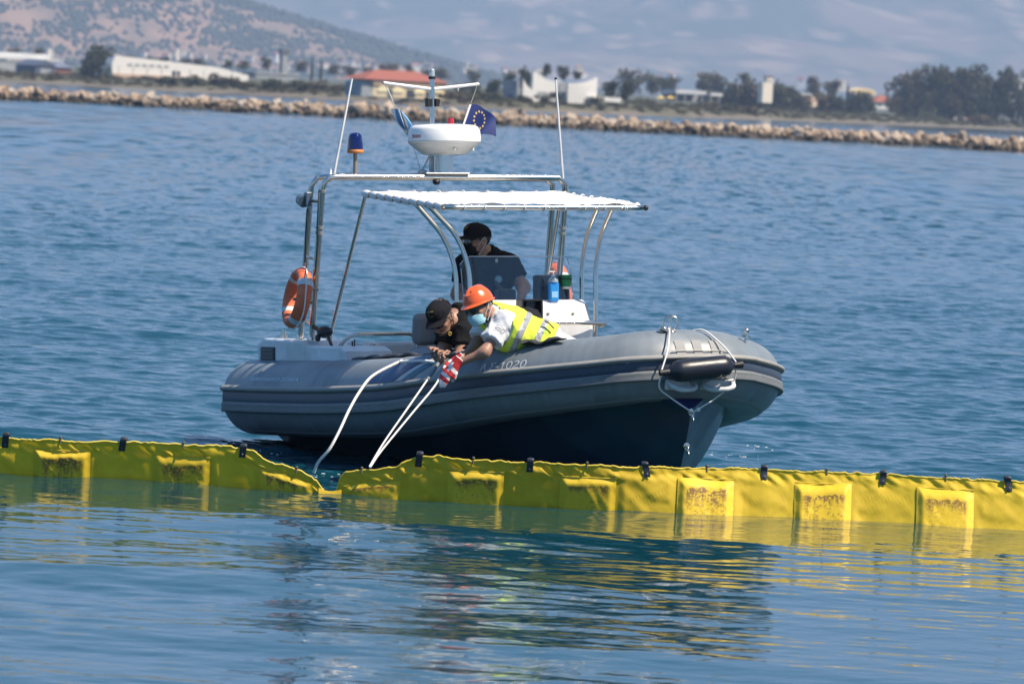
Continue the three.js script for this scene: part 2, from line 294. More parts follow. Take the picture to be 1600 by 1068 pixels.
// ------------------------------------------------------------------ breakwater: every rock a part of its own, as far as one can tell them apart
{
  const bw = thing('breakwater', 'long low breakwater of pale boulders across the water', 'breakwater', V(0, 0, -526));
  seed(31);
  const tones = [[0.44, 0.34, 0.255], [0.50, 0.41, 0.32], [0.36, 0.26, 0.185], [0.52, 0.455, 0.39], [0.27, 0.205, 0.155]].map((c) => mat(c, 0.95, { map: blotch, flatShading: true }));
  const wet = mat([0.075, 0.058, 0.042], 0.7, { map: blotch });
  const shapes = [];
  for (let k = 0; k < 7; k++) {
    const g = new THREE.IcosahedronGeometry(1, 1), p = g.attributes.position;
    for (let i = 0; i < p.count; i++) { const d = V(p.getX(i), p.getY(i), p.getZ(i)), s = 0.80 + 0.85 * noise(d.x * 1.5 + k * 9, d.y * 1.5, d.z * 1.5); p.setXYZ(i, d.x * s, Math.max(-0.8, d.y * s), d.z * s); }
    g.computeVertexNormals(); shapes.push(g.toNonIndexed ? g : g);
  }
  const rocks = [];
  for (let x = -74; x < 74; x += rr(0.28, 0.5)) rocks.push([x, rr(0.62, 0.92), rr(-0.6, 0.3), rr(0.2, 0.52), 0]);
  for (let x = -74; x < 74; x += rr(0.42, 0.7)) rocks.push([x, rr(0.38, 0.62), rr(0.6, 1.3), rr(0.22, 0.55), 0]);
  for (let x = -74; x < 74; x += rr(0.45, 0.75)) rocks.push([x, rr(-0.02, 0.14), rr(1.4, 2.1), rr(0.3, 0.52), 1]);
  for (let x = -74; x < 74; x += 0.8) rocks.push([x, 0.2, rr(-1.2, -0.4), 0.7, 1]);
  for (let x = -74; x < 74; x += rr(0.16, 0.34)) rocks.push([x, rr(0.1, 0.95), rr(-0.2, 1.5), rr(0.1, 0.26), 0]);
  for (let x = -74; x < 74; x += rr(0.5, 0.9)) rocks.push([x, rr(0.4, 0.62), rr(-0.3, 0.4), rr(0.4, 0.55), 0]);
  for (let x = -74; x < 74; x += rr(2, 7)) rocks.push([x, rr(0.5, 0.9), rr(0.2, 1.0), rr(0.55, 0.78), 0]);
  const bend = (x) => 14 * smooth(Math.abs(x), 10, 60) * -0.6 - 1.5 * Math.sin(x * 0.06);
  const order = rocks.map((r, i) => [r, i]).sort((a, b) => (Math.abs(a[0][0]) < 50 && a[0][2] > -0.7 && !a[0][4] ? -a[0][3] : 9) - (Math.abs(b[0][0]) < 50 && b[0][2] > -0.7 && !b[0][4] ? -b[0][3] : 9));
  const rest = { d: [], w: [] };
  order.forEach(([[x, y, z, s, low]], i) => {
    const e = new THREE.Euler(rr(-0.4, 0.4), rr(0, 6), rr(-0.4, 0.4)), sc = V(s * rr(0.9, 1.35), s * rr(0.75, 1.05), s);
    if (i < 300) { const m = part(bw, 'rock', shapes[i % 7], tones[(rnd() * 5) | 0]); m.position.set(x, y, z + bend(x)); m.rotation.copy(e); m.scale.copy(sc); } else {
      (low ? rest.w : rest.d).push(shapes[i % 7].clone().applyMatrix4(new THREE.Matrix4().compose(V(x, y, z + bend(x)), new THREE.Quaternion().setFromEuler(e), sc)));
    }
  });
  tag(part(bw, 'boulder_mass', rest.d, tones[0]), null, null, null, 'stuff'); tag(part(bw, 'wet_boulder_mass', rest.w, wet), null, null, null, 'stuff');
}

// ------------------------------------------------------------------ buildings on the far shore
const faceYaw = (p) => Math.atan2(-p.x, -p.z + 0) * 0 + Math.atan2(p.x, p.z) + Math.PI;      // turned to face the harbour
const wallWhite = mat([0.82, 0.80, 0.76], 0.9, { map: blotch }), wallCream = mat([0.78, 0.64, 0.42], 0.9, { map: blotch }), wallGrey = mat([0.34, 0.36, 0.38], 0.9, { map: blotch });
const roofRed = mat([0.34, 0.11, 0.075], 0.9, { map: blotch }), roofWhite = mat([0.66, 0.67, 0.68], 0.7, { map: blotch }), roofBlue = mat([0.07, 0.09, 0.14], 0.7), glassDark = mat([0.05, 0.06, 0.08], 0.2);
const gable = (w, h, d, over = 0.3) => { const s = new THREE.Shape([[-w / 2 - over, 0], [w / 2 + over, 0], [0, h]].map((a) => new THREE.Vector2(...a))); return new THREE.ExtrudeGeometry(s, { depth: d + over * 2, bevelEnabled: false }).translate(0, 0, -d / 2 - over); };
const hip = (w, h, d, over = 0.4) => { const W = w / 2 + over, D = d / 2 + over, r = Math.max(0.1, W - D); const P = [[-W, 0, D], [W, 0, D], [W, 0, -D], [-W, 0, -D], [-r, h, 0], [r, h, 0]], F = [[0, 1, 5], [0, 5, 4], [1, 2, 5], [2, 3, 4], [2, 4, 5], [3, 0, 4], [0, 3, 2], [0, 2, 1]]; const g = new THREE.BufferGeometry(); g.setAttribute('position', new THREE.Float32BufferAttribute(F.flat().flatMap((i) => P[i]), 3)); g.setAttribute('uv', new THREE.Float32BufferAttribute(new Float32Array(48), 2)); g.computeVertexNormals(); return g; };
function site(name, label, px, py, depth, category = 'building', group) { const p = spot(px, py, depth), o = thing(name, label, category, p, group); o.rotation.y = Math.atan2(-p.x, -p.z) + 0.5; o.userData.m = depth / FOCAL; return o; }
{
  let b = site('warehouse', 'long white warehouse with a low sloping roof right of the big dark tree', 283, 124, 1450), k = b.userData.m; delete b.userData.m;
  const outline = new THREE.Shape([[-19.5, -3], [19.5, -3], [19.5, 1.9], [10, 3.6], [-19.2, 5.2], [-20.2, 3.2]].map((a) => new THREE.Vector2(...a)));
  part(b, 'wall', new THREE.ExtrudeGeometry(outline, { depth: 14, bevelEnabled: false }).translate(0, 0, -14), wallWhite);
  part(b, 'plinth', plain(26, 1.1, 0.3, -7, 0.2, 0.2), mat([0.5, 0.36, 0.26], 0.9)); part(b, 'door', plain(2.3, 1.7, 0.2, -1.6, 1.2, 0.05), glassDark);
  for (let i = 0; i < 6; i++) part(b, 'window', plain(1.3, 0.5, 0.16, -15 + i * 2.1, 3.1, 0.05), wallGrey);
  for (let i = 0; i < 9; i++) part(b, 'pilaster', plain(0.25, 3.2, 0.2, -18 + i * 4.1, 1.2, 0.08), wallWhite);

  b = site('shed', 'long grey shed with a white roof at the far left edge of the shore', 40, 112, 1480); delete b.userData.m;
  part(b, 'wall', plain(24, 4.6, 10, -3, 0.3, -5), wallGrey); part(b, 'roof', [plain(25, 0.5, 11, -3, 3.4, -5), plain(17, 1.2, 9, -1, 4.2, -6)], roofWhite); part(b, 'doorway', plain(7.6, 2.6, 0.3, -9, -0.3, 0.05), wallGrey);
  b = site('gatehouse', 'small square white block in front of the grey shed', 41, 114, 1450); delete b.userData.m;
  part(b, 'wall', plain(3.4, 2.4, 3, 0, 0.7, -1.5), wallWhite); part(b, 'roof', plain(3.7, 0.2, 3.3, 0, 2, -1.5), roofWhite); part(b, 'window', plain(0.7, 0.6, 0.1, 0.6, 0.9, 0.03), glassDark);
  b = site('hangar', 'dark blue gabled hangar left of the big tree', 70, 114, 1440); delete b.userData.m;
  part(b, 'wall', plain(5.6, 2.6, 10, 0, 0.5, -5), roofBlue); part(b, 'roof', gable(5.6, 1.5, 10).translate(0, 1.8, -5), roofBlue); part(b, 'door', plain(3, 1.8, 0.2, 0, 0.2, 0.06), wallGrey);
  b = site('annex', 'low red and blue roofed annex between the dark hangar and the big tree', 97, 113, 1450); delete b.userData.m;
  part(b, 'wall', plain(5, 1.8, 6, 0, 0.3, -3), mat([0.22, 0.1, 0.09], 0.9)); part(b, 'roof', hip(5, 1.5, 6).translate(0, 1.2, -3), mat([0.13, 0.15, 0.22], 0.7));

  b = site('control_tower', 'slim grey concrete tower standing behind the white warehouse', 442, 120, 1600); delete b.userData.m;
  part(b, 'shaft', plain(1.7, 9, 1.7, 0, 3, 0), wallGrey); part(b, 'head', plain(2.3, 1.1, 2.3, 0, 7.2, 0), mat([0.2, 0.21, 0.23], 0.8)); part(b, 'window', plain(1.9, 0.4, 0.1, 0, 7.3, 1.17), glassDark);
  b = site('depot', 'flat pale depot with a long roof behind the trees beside the slim tower', 432, 121, 1550); delete b.userData.m;
  part(b, 'wall', plain(13, 1.3, 8, 0, 0.3, -4), wallGrey); part(b, 'roof', plain(13.6, 0.25, 8.6, 0, 1.08, -4), roofWhite);

  b = site('hall', 'cream hall with a long red roof behind the radar mast', 634, 152, 1150); delete b.userData.m;
  part(b, 'wall', plain(16.6, 3.4, 9, 0.6, 1.6, -4.5), wallCream); part(b, 'side_wing', plain(2.6, 3, 7, -8.9, 1.3, -3.6), wallGrey);
  part(b, 'roof', hip(18.8, 2, 9.6).translate(-0.2, 3.3, -4.5), roofRed);
  part(b, 'upper_band', plain(16.8, 1, 0.3, 0.7, 2.75, 0.16), mat([0.62, 0.42, 0.26], 0.9));
  for (const x of [-5.4, -2, 3, 7]) part(b, 'archway', new THREE.CylinderGeometry(1.25, 1.25, 0.3, 20, 1, false, 0, Math.PI).rotateX(Math.PI / 2).rotateZ(Math.PI / 2).translate(x, 0.9, 0.06), mat([0.78, 0.68, 0.42], 0.9));
  for (const x of [-3.7, 0.6, 1.6, 5]) part(b, 'window', plain(0.9, 1.5, 0.2, x, 0.8, 0.05), glassDark);

  // a building of white sails: each a wall with a sagging top edge
  b = site('sail_building', 'white building of tall curved sail shaped walls behind the right antenna', 888, 153, 1170); delete b.userData.m;
  const sail = (x0, x1, h0, h1, sag, z, d = 0.7) => { const s = new THREE.Shape(); s.moveTo(x0, -1); s.lineTo(x1, -1); s.lineTo(x1, h1); s.quadraticCurveTo((x0 + x1) / 2 + (h0 > h1 ? -0.6 : 0.6), Math.min(h0, h1) - sag, x0, h0); return new THREE.ExtrudeGeometry(s, { depth: d, bevelEnabled: false, curveSegments: 20 }).translate(0, 0, z); };
  part(b, 'sail_wall', sail(-7.2, -0.6, 5.3, 3.4, 0.5, -3), wallWhite); part(b, 'sail_wall', sail(0.1, 6.8, 3.1, 4.6, 0.35, -1), wallWhite); part(b, 'sail_wall', sail(-11, -7.7, 3.4, 1.0, -0.3, 0), wallWhite);
  part(b, 'sail_side', plain(0.5, 3.6, 6, -12.3, 1.2, -2), wallGrey); part(b, 'link', plain(1.6, 4, 4, -0.3, 1.2, -4), wallGrey); part(b, 'terrace', plain(6.4, 0.9, 4, 7.6, 0.1, 1), wallWhite); part(b, 'entrance', plain(2.4, 1.6, 1, -6.4, 0.2, 0), wallGrey);
  for (let i = 0; i < 7; i++) part(b, 'panel_joint', plain(0.07, 3.4, 0.06, 0.9 + i * 0.9, 0.9, -0.28), wallGrey);

  b = site('beach_bar', 'low pavilion with a long white roof and dark front beside yellow parasols', 1090, 158, 1420); delete b.userData.m;
  part(b, 'roof', [plain(8.6, 0.8, 7, -2.2, 2.2, -3), plain(3.4, 0.7, 6, 5.4, 1.9, -3)], roofWhite); part(b, 'wall', plain(13, 1.8, 1, 0, 0.7, -6), wallGrey);
  for (let i = 0; i < 6; i++) part(b, 'post', plain(0.25, 1.8, 0.25, -6.2 + i * 2.45, 0.7, 0.2), wallGrey);
  for (const [px, l] of [[1032, 'yellow parasol at the left of the pair by the low pavilion'], [1047, 'yellow parasol at the right of the pair by the low pavilion']]) {
    const u = thing('parasol', l, 'parasol', spot(px, 161, 1400), 'yellow parasols on the shore');
    part(u, 'canopy', new THREE.ConeGeometry(1.3, 0.6, 8).translate(0, 1.5, 0), mat([0.6, 0.42, 0.12], 0.8)); part(u, 'pole', rod([0, -0.6, 0], [0, 1.4, 0], 0.06), wallWhite);
  }
  b = site('church_tower', 'cream tower with a stepped top among trees right of the pavilion', 1197, 150, 1700); delete b.userData.m;
  part(b, 'wall', [plain(3.2, 6, 3, -0.4, 1, 0), plain(1.9, 7.4, 2.4, 0.6, 2, 0)], mat([0.72, 0.66, 0.56], 0.9)); part(b, 'roof', plain(2.2, 0.3, 2.7, 0.6, 5.8, 0), roofRed); part(b, 'window', plain(0.5, 0.9, 0.1, 0.5, 4.3, 1.22), glassDark);
  b = site('villa', 'small pinkish cream villa half hidden by trees on the right shore', 1268, 164, 1750); delete b.userData.m;
  part(b, 'wall', plain(7.4, 3.6, 6, 0, 1.3, -3), mat([0.72, 0.58, 0.44], 0.9)); part(b, 'roof', plain(8, 0.4, 6.6, 0, 3.3, -3), roofWhite); for (const x of [-2.2, 0, 2.2]) part(b, 'window', plain(1, 1.1, 0.15, x, 1.6, 0.04), mat([0.5, 0.25, 0.2], 0.8));
  b = site('domed_hall', 'pale hall with a yellowish vaulted roof behind the small cypress', 1352, 162, 1850); delete b.userData.m;
  part(b, 'wall', plain(8, 4.6, 6, 0, 0.8, -3), wallGrey); part(b, 'roof', new THREE.CylinderGeometry(3.8, 3.8, 6, 24, 1, false, -Math.PI / 2, Math.PI).rotateX(-Math.PI / 2).scale(1.05, 0.5, 1).translate(0, 3.1, -3), mat([0.66, 0.52, 0.3], 0.8));
  b = site('red_roof_house', 'house with a broad red roof left of the tall dark trees', 1383, 168, 1820); delete b.userData.m;
  part(b, 'wall', plain(7, 2.2, 6, 0, 0.6, -3), wallWhite); part(b, 'roof', hip(7.4, 2.2, 6.4).translate(0, 1.7, -3), roofRed); for (const x of [-2, 1.6]) part(b, 'window', plain(0.9, 0.8, 0.12, x, 0.8, 0.04), glassDark);
  b = site('apartment_block', 'white apartment block showing through the trees at the right edge', 1590, 160, 2050); delete b.userData.m;
  part(b, 'wall', plain(6.4, 9, 7, 0, 3.6, -3.5), wallWhite); part(b, 'roof', plain(6.9, 0.4, 7.4, 0, 8.3, -3.5), roofWhite);
  for (const y of [2.4, 4.6, 6.8]) for (const x of [-1.9, 0, 1.9]) part(b, 'window', plain(1.1, 1.1, 0.12, x, y, 0.04), glassDark);
  b = site('kiosk', 'small red and white kiosk on the shore under the tall dark trees', 1504, 190, 1880, 'kiosk'); delete b.userData.m;
  part(b, 'wall', plain(2.4, 3.2, 2, -2.4, 1.9, 0), wallWhite); part(b, 'counter', plain(2.4, 1.8, 1.8, 0.1, 1.2, 0), mat([0.5, 0.48, 0.47], 0.8)); part(b, 'red_panel', [plain(1.7, 2.6, 1.8, 2.5, 2, 0), plain(0.35, 2.8, 0.3, -3.9, 1.8, 0.9)], mat([0.55, 0.04, 0.05], 0.7)); part(b, 'sign_board', plain(0.9, 0.5, 0.1, 2.5, 2.2, 0.96), wallWhite);
  b = site('flag_mast', 'thin pale mast with a green banner beside the red and white kiosk', 1518, 186, 1890, 'flagpole'); delete b.userData.m;
  part(b, 'pole', rod([0, -0.6, 0], [0, 8.4, 0], 0.1), wallWhite); part(b, 'banner', sheet(8, 4, (a, c) => V(0.1 + a * 1.2, 6.6 + c * 1.6, 0.12 * Math.sin(a * 5))), mat([0.05, 0.28, 0.2], 0.8, { side: THREE.DoubleSide }));
}
// the town behind: small houses at the foot of the hills
{
  seed(91);
  const walls = [[0.74, 0.7, 0.64], [0.7, 0.62, 0.5], [0.62, 0.56, 0.5], [0.76, 0.74, 0.72]].map((c) => mat(c, 0.9));
  const roofs = [roofRed, mat([0.42, 0.22, 0.15], 0.9), roofWhite];
  const protos = [0, 1, 2, 3, 4, 5].map((k) => {
    const o = new THREE.Group(), w = 5 + (k % 3) * 2, h = k === 5 ? 8 : 3.2 + (k % 2) * 2.4;
    part(o, 'wall', plain(w, h + 3, 6, 0, h / 2 - 1.5, 0), walls[k % 4]); part(o, 'roof', k % 3 === 2 ? plain(w + 0.6, 0.4, 6.6, 0, h + 0.1, 0) : hip(w, 1.6, 6).translate(0, h, 0), roofs[k % 3]);
    for (let i = 0; i < 3; i++) part(o, 'window', plain(0.9, 1, 0.14, (i - 1) * w * 0.3, h * 0.62, 3.03), glassDark); return o;
  });
  const bands = [[4, 110, 84, 96, 12], [170, 330, 84, 96, 10], [235, 300, 82, 90, 4], [330, 480, 90, 102, 5], [440, 560, 98, 112, 11], [560, 790, 104, 118, 12], [700, 930, 106, 120, 7], [1030, 1130, 116, 130, 4], [1240, 1330, 122, 138, 4], [1560, 1600, 124, 146, 3]];
  for (const [x0, x1, y0, y1, n] of bands) for (let i = 0; i < n; i++) {
    const px = rr(x0, x1), p = spot(px, rr(y0, y1), rr(4600, 5600)), o = protos[(rnd() * 6) | 0].clone();
    o.name = numbered('town_house'); o.position.copy(p); o.rotation.y = rr(-0.5, 0.5); o.scale.setScalar(rr(0.55, 1.0)); o.position.y = Math.max(o.position.y, landHeight(p.x, p.z) - 0.5); scene.add(o);
    tag(o, 'small pale house of the hazy town at the foot of the hills', 'house', 'far houses of the town');
  }
}
// ------------------------------------------------------------------ trees
{
  seed(404);
  const bark = mat([0.09, 0.07, 0.05], 0.95), greens = [[0.054, 0.054, 0.022], [0.074, 0.066, 0.03], [0.042, 0.046, 0.02], [0.082, 0.064, 0.032]].map((c) => mat(c, 0.9, { side: THREE.DoubleSide }));
  function crown(kind, s) {
    seed(s); const list = [], blobs = [];
    const nb = kind === 'cypress' ? 14 : kind === 'tall' ? 26 : kind === 'bush' ? 10 : 18;
    for (let i = 0; i < nb; i++) {
      const a = rr(0, 6.28), t = i / nb;
      if (kind === 'cypress') blobs.push([0.04 * Math.cos(a), 0.12 + 0.84 * t, 0.04 * Math.sin(a), 0.15 * (1 - t) ** 0.6 + 0.03]);
      else if (kind === 'tall') blobs.push([rr(0.05, 0.36) * Math.cos(a), 0.1 + 0.83 * t + rr(-0.04, 0.04), rr(0.05, 0.36) * Math.sin(a), rr(0.1, 0.19)]);
      else if (kind === 'bush') blobs.push([rr(0, 0.55) * Math.cos(a), rr(0.2, 0.66), rr(0, 0.55) * Math.sin(a), rr(0.2, 0.34)]);
      else blobs.push([rr(0, 0.38) * Math.cos(a), 0.14 + 0.7 * t, rr(0, 0.38) * Math.sin(a), rr(0.14, 0.24)]);
    }
    const q = new THREE.Quaternion(), leaf = new THREE.OctahedronGeometry(1, 0);
    for (const [x, y, z, r] of blobs) for (let k = 0; k < 44; k++) {
      const d = V(rr(-1, 1), rr(-1, 1), rr(-1, 1)).normalize().multiplyScalar(r * (0.55 + 0.6 * rnd()));
      q.setFromEuler(new THREE.Euler(rr(0, 6), rr(0, 6), rr(0, 6))); const e = r * rr(0.12, 0.3);
      list.push(leaf.clone().applyMatrix4(new THREE.Matrix4().compose(V(x + d.x, y + d.y * 0.85, z + d.z), q, V(e, e * 0.35, e * 1.3))));
    }
    return merge(list);
  }
  const trunkFor = (kind) => { const g = [rod([0, -0.06, 0], [0.01, kind === 'cypress' ? 0.3 : 0.55, 0], 0.035, 0.018, 7)]; if (kind !== 'cypress') for (let i = 0; i < 5; i++) { const a = i * 1.3; g.push(rod([0, 0.25 + i * 0.05, 0], [0.22 * Math.cos(a), 0.55 + i * 0.05, 0.22 * Math.sin(a)], 0.014, 0.006, 5)); } return merge(g); };
  const proto = {}; for (const kind of ['round', 'tall', 'cypress', 'bush']) proto[kind] = [0, 1, 2].map((i) => [crown(kind, 100 + i * 7 + kind.length), trunkFor(kind)]);
  let count = 0;
  function tree(kind, px, base, top, depth, wide, tone, label, group) {
    const p = spot(px, base, depth), h = (base - top) * depth / FOCAL * (kind === 'tall' ? 0.98 : 1.04), o = thing(kind === 'bush' ? 'bush' : kind === 'cypress' ? 'cypress_tree' : 'tree', label, kind === 'bush' ? 'bush' : 'tree', p, group), [c, t] = proto[kind][count++ % 3];
    part(o, 'crown', c, greens[tone]); part(o, 'trunk', t, bark); const w = wide ? wide * depth / FOCAL / 0.85 : h; o.scale.set(w, h, w); o.rotation.y = rr(0, 6); return o;
  }
  tree('round', 146, 122, 67, 1380, 50, 2, 'big round dark tree at the left end of the long white warehouse');
  tree('cypress', 486, 126, 87, 1500, 11, 2, 'left one of two dark cypresses right of the slim tower'); tree('cypress', 500, 127, 90, 1500, 11, 2, 'right one of two dark cypresses right of the slim tower');
  const G1 = 'trees around the white sail building', L1 = 'dark tree standing close around the white sail shaped building';
  for (const [px, b, t, d, w, k] of [[770, 148, 122, 1250, 26, 'round'], [795, 147, 110, 1280, 22, 'tall'], [818, 140, 106, 1300, 26, 'round'], [853, 120, 98, 1320, 18, 'tall'], [880, 124, 102, 1320, 22, 'round'], [902, 124, 110, 1320, 14, 'round'], [742, 150, 126, 1240, 26, 'round'], [720, 150, 130, 1240, 22, 'round'], [953, 152, 124, 1210, 24, 'round'], [977, 158, 124, 1200, 26, 'tall']]) tree(k, px, b, t, d, w, 2, L1, G1);
  const L2 = 'hazy grey green tree far behind the shore bushes';
  seed(61);
  for (const [px, b, t, w] of [[985, 146, 106, 36], [1020, 146, 114, 34], [1045, 145, 118, 28], [1100, 146, 112, 34], [1122, 146, 114, 26], [600, 118, 99, 20], [612, 118, 98, 22], [690, 124, 106, 24], [665, 124, 108, 20], [740, 128, 108, 22], [546, 118, 102, 20], [520, 116, 100, 20], [470, 112, 94, 18], [415, 108, 88, 18], [230, 104, 88, 20], [205, 104, 86, 18], [255, 102, 88, 18], [380, 108, 94, 18], [1270, 150, 118, 24], [1300, 150, 124, 24], [1166, 140, 112, 22], [60, 92, 74, 20], [20, 92, 74, 20], [640, 118, 100, 16], [575, 118, 104, 16], [355, 106, 92, 16], [310, 104, 90, 18], [290, 103, 90, 16]]) tree('round', px, b, t, rr(1900, 2020), w * 1.1, 1, L2, 'hazy trees in front of the town');
  const L3 = 'bushy green tree on the shore between the pavilion and the tall dark trees';
  for (const [px, b, t, w] of [[1146, 170, 128, 36], [1170, 172, 132, 30], [1190, 174, 134, 30], [1222, 172, 128, 38], [1240, 172, 140, 26], [1300, 174, 146, 26], [1312, 172, 150, 20], [1356, 176, 142, 28], [1130, 168, 140, 22], [1395, 176, 150, 26], [1110, 172, 142, 40], [1152, 172, 128, 46], [1180, 173, 128, 46], [1214, 173, 130, 50], [1256, 175, 148, 30], [1286, 175, 142, 34], [1338, 177, 140, 30]]) tree('round', px, b, t, 1720, w, [0, 3, 1][(rnd() * 3) | 0], L3, 'shore trees left of the tall ones');
  tree('cypress', 1324, 172, 130, 1740, 15, 2, 'pointed dark cypress in front of the vaulted hall');
  const L4 = 'tall dark eucalyptus like tree in the clump on the right shore';
  for (const [px, b, t, w] of [[1404, 180, 112, 46], [1428, 180, 106, 40], [1455, 185, 100, 44], [1478, 185, 108, 40], [1500, 186, 104, 40], [1520, 186, 100, 42], [1543, 186, 116, 36], [1568, 188, 102, 34], [1584, 188, 108, 30], [1602, 190, 124, 36], [1440, 184, 126, 46], [1490, 186, 122, 46], [1535, 188, 130, 40], [1415, 182, 132, 44], [1466, 186, 104, 46], [1512, 187, 110, 44], [1558, 189, 120, 40]]) tree('tall', px, b, t, 1860, w, [0, 2, 3][(rnd() * 3) | 0], L4, 'tall trees on the right shore');
  const L5 = 'low green bush near the water on the far shore';
  for (const [px, b, t, w] of [[1100, 176, 154, 34], [1130, 180, 160, 34], [1165, 180, 164, 32], [1285, 178, 160, 30], [1320, 180, 164, 34], [1530, 194, 178, 26], [1000, 168, 154, 24], [1015, 166, 152, 24], [930, 162, 150, 20], [865, 156, 140, 18], [300, 134, 116, 26], [262, 132, 118, 22], [248, 130, 120, 18], [340, 135, 114, 30], [365, 138, 118, 26], [390, 138, 124, 24], [50, 122, 112, 16], [85, 124, 112, 18], [1450, 190, 170, 40], [740, 158, 144, 24], [770, 160, 144, 28], [715, 156, 142, 24], [690, 154, 144, 20], [550, 146, 130, 22], [525, 144, 128, 22], [495, 142, 124, 24], [465, 142, 124, 24], [440, 140, 122, 24], [420, 138, 122, 22], [575, 148, 132, 18], [820, 160, 146, 18], [850, 160, 148, 20]]) tree('bush', px, b, t, px < 640 ? 1270 : px < 960 ? 1120 : px < 1200 ? 1420 : 1800, w, (rnd() * 4) | 0, L5, 'bushes along the far shore');
  // ground cover along the bank
  const tuft = proto.bush[0][0], spots = []; seed(12);
  for (let i = 0; i < 1500; i++) { const x = rr(-150, 190), z = shoreAt(x) - rr(12, 150); spots.push([x, landHeight(x, z) - 0.1, z, rr(0.7, 2.4), rr(0.3, 1.1)]); }
  const im = new THREE.InstancedMesh(tuft, mat([0.085, 0.08, 0.042], 0.95), spots.length), m = new THREE.Matrix4(), q = new THREE.Quaternion();
  spots.forEach(([x, y, z, w, h], i) => { q.setFromAxisAngle(V(0, 1, 0), i); im.setMatrixAt(i, m.compose(V(x, y, z), q, V(w, h, w))); });
  im.name = 'undergrowth'; scene.add(tag(im, 'scrubby undergrowth covering the bank of the far shore', null, null, 'stuff'));
}
// each of a row of trees gets its own label by its place in the row
{
  const words = ['leftmost', 'second from the left', 'third from the left', 'fourth from the left', 'fifth from the left', 'sixth from the left', 'seventh from the left', 'eighth from the left', 'ninth from the left', 'tenth from the left', 'eleventh from the left', 'twelfth from the left', 'thirteenth from the left', 'fourteenth from the left', 'fifteenth from the left', 'sixteenth from the left', 'seventeenth from the left'];
  for (const [group, what, among] of [['tall trees on the right shore', 'tall dark tree', 'tall trees on the right shore'], ['trees around the white sail building', 'dark tree', 'trees by the sail building'], ['shore trees left of the tall ones', 'bushy green tree', 'trees left of the tall clump']]) {
    const row = scene.children.filter((o) => o.userData.group === group).sort((a, b) => a.position.x / -a.position.z - b.position.x / -b.position.z);
    row.forEach((o, i) => { o.userData.label = `${what}, ${i === row.length - 1 ? 'rightmost' : words[i]} of the ${among}`; });
  }
  const range = (group, marks, what) => scene.children.filter((o) => o.userData.group === group).sort((a, b) => a.position.x / -a.position.z - b.position.x / -b.position.z).forEach((o, i, all) => {
    const px = 800 + FOCAL * o.position.x / -o.position.z, m = marks.find(([x]) => px < x) ?? marks[marks.length - 1], same = all.filter((q) => { const p = 800 + FOCAL * q.position.x / -q.position.z; return (marks.find(([x]) => p < x) ?? marks[marks.length - 1]) === m; }), k = same.indexOf(o);
    o.userData.label = same.length === 1 ? `${what} ${m[1]}` : `${what} ${m[1]}, ${k === same.length - 1 ? 'rightmost' : words[k]}`;
  });
  range('bushes along the far shore', [[120, 'before the dark hangar'], [345, 'below the long white warehouse wall'], [410, 'below the right end of the white warehouse'], [540, 'on the bank left of the red roofed hall'], [640, 'at the left foot of the red roofed hall'], [800, 'between the red roofed hall and sail building'], [940, 'at the foot of the white sail building'], [1060, 'left of the yellow parasols'], [1200, 'right of the low pavilion'], [1340, 'near the pinkish villa'], [1700, 'under the tall dark trees']], 'low green bush');
  range('hazy trees in front of the town', [[130, 'above the grey shed'], [320, 'above the long white warehouse'], [425, 'above the right end of the warehouse'], [560, 'between the slim tower and the red roofed hall'], [650, 'behind the left half of the red roofed hall'], [800, 'behind the right half of the red roofed hall'], [1060, 'right of the sail building'], [1180, 'above the low pavilion'], [1700, 'near the pinkish villa']], 'hazy tree');
}
// ------------------------------------------------------------------ the rigid inflatable boat, in its own axes: x to the bow, y up, z to starboard
const boatTurn = new THREE.Euler(THREE.MathUtils.degToRad(2), THREE.MathUtils.degToRad(-65), THREE.MathUtils.degToRad(3), 'YZX');
const boat = thing('inflatable_boat', 'grey rigid inflatable patrol boat with dark blue hull, steel arch and white sunshade', 'boat', V(-0.91, -0.001, -43.541));
boat.rotation.copy(boatTurn); boat.updateMatrixWorld(true);
const aboard = (x, y, z) => V(x, y, z).applyMatrix4(boat.matrixWorld);
function onBoat(name, label, category, at, group) { const o = thing(name, label, category, aboard(...at), group); o.rotation.copy(boatTurn); return o; }

const tubePath = new THREE.CatmullRomCurve3([[-0.03, 0.385, 1.06], [1, 0.39, 1.075], [2, 0.405, 1.085], [3, 0.44, 1.075], [3.7, 0.50, 1.03], [4.2, 0.555, 0.90], [4.6, 0.605, 0.65], [4.88, 0.65, 0.37], [4.955, 0.668, 0.24], [4.965, 0.675, 0], [4.955, 0.668, -0.24], [4.88, 0.65, -0.37], [4.6, 0.605, -0.65], [4.2, 0.555, -0.9], [3.7, 0.5, -1.03], [3, 0.44, -1.075], [2, 0.405, -1.085], [1, 0.39, -1.075], [-0.03, 0.385, -1.06]].map((a) => V(...a)), false, 'catmullrom', 0.5);
const tubeLength = tubePath.getLength(); tubePath.arcLengthDivisions = 800;
const tubeRadius = (u) => { const d = Math.min(u, 1 - u) * tubeLength; return lerp(0.285, 0.245, smooth(d, 3, 5.2)); };
function tubeFrame(u) { const c = tubePath.getPointAt(clamp(u, 0, 1)), t = tubePath.getTangentAt(clamp(u, 0, 1)); return { c, t, out: V(-t.z, 0, t.x).normalize(), up: V(0, 1, 0) }; }
const tubeAt = (u, angle, lift = 0) => { const { c, out, up } = tubeFrame(u), r = tubeRadius(u) + lift, a = THREE.MathUtils.degToRad(angle); return c.clone().addScaledVector(out, Math.cos(a) * r).addScaledVector(up, Math.sin(a) * r); };
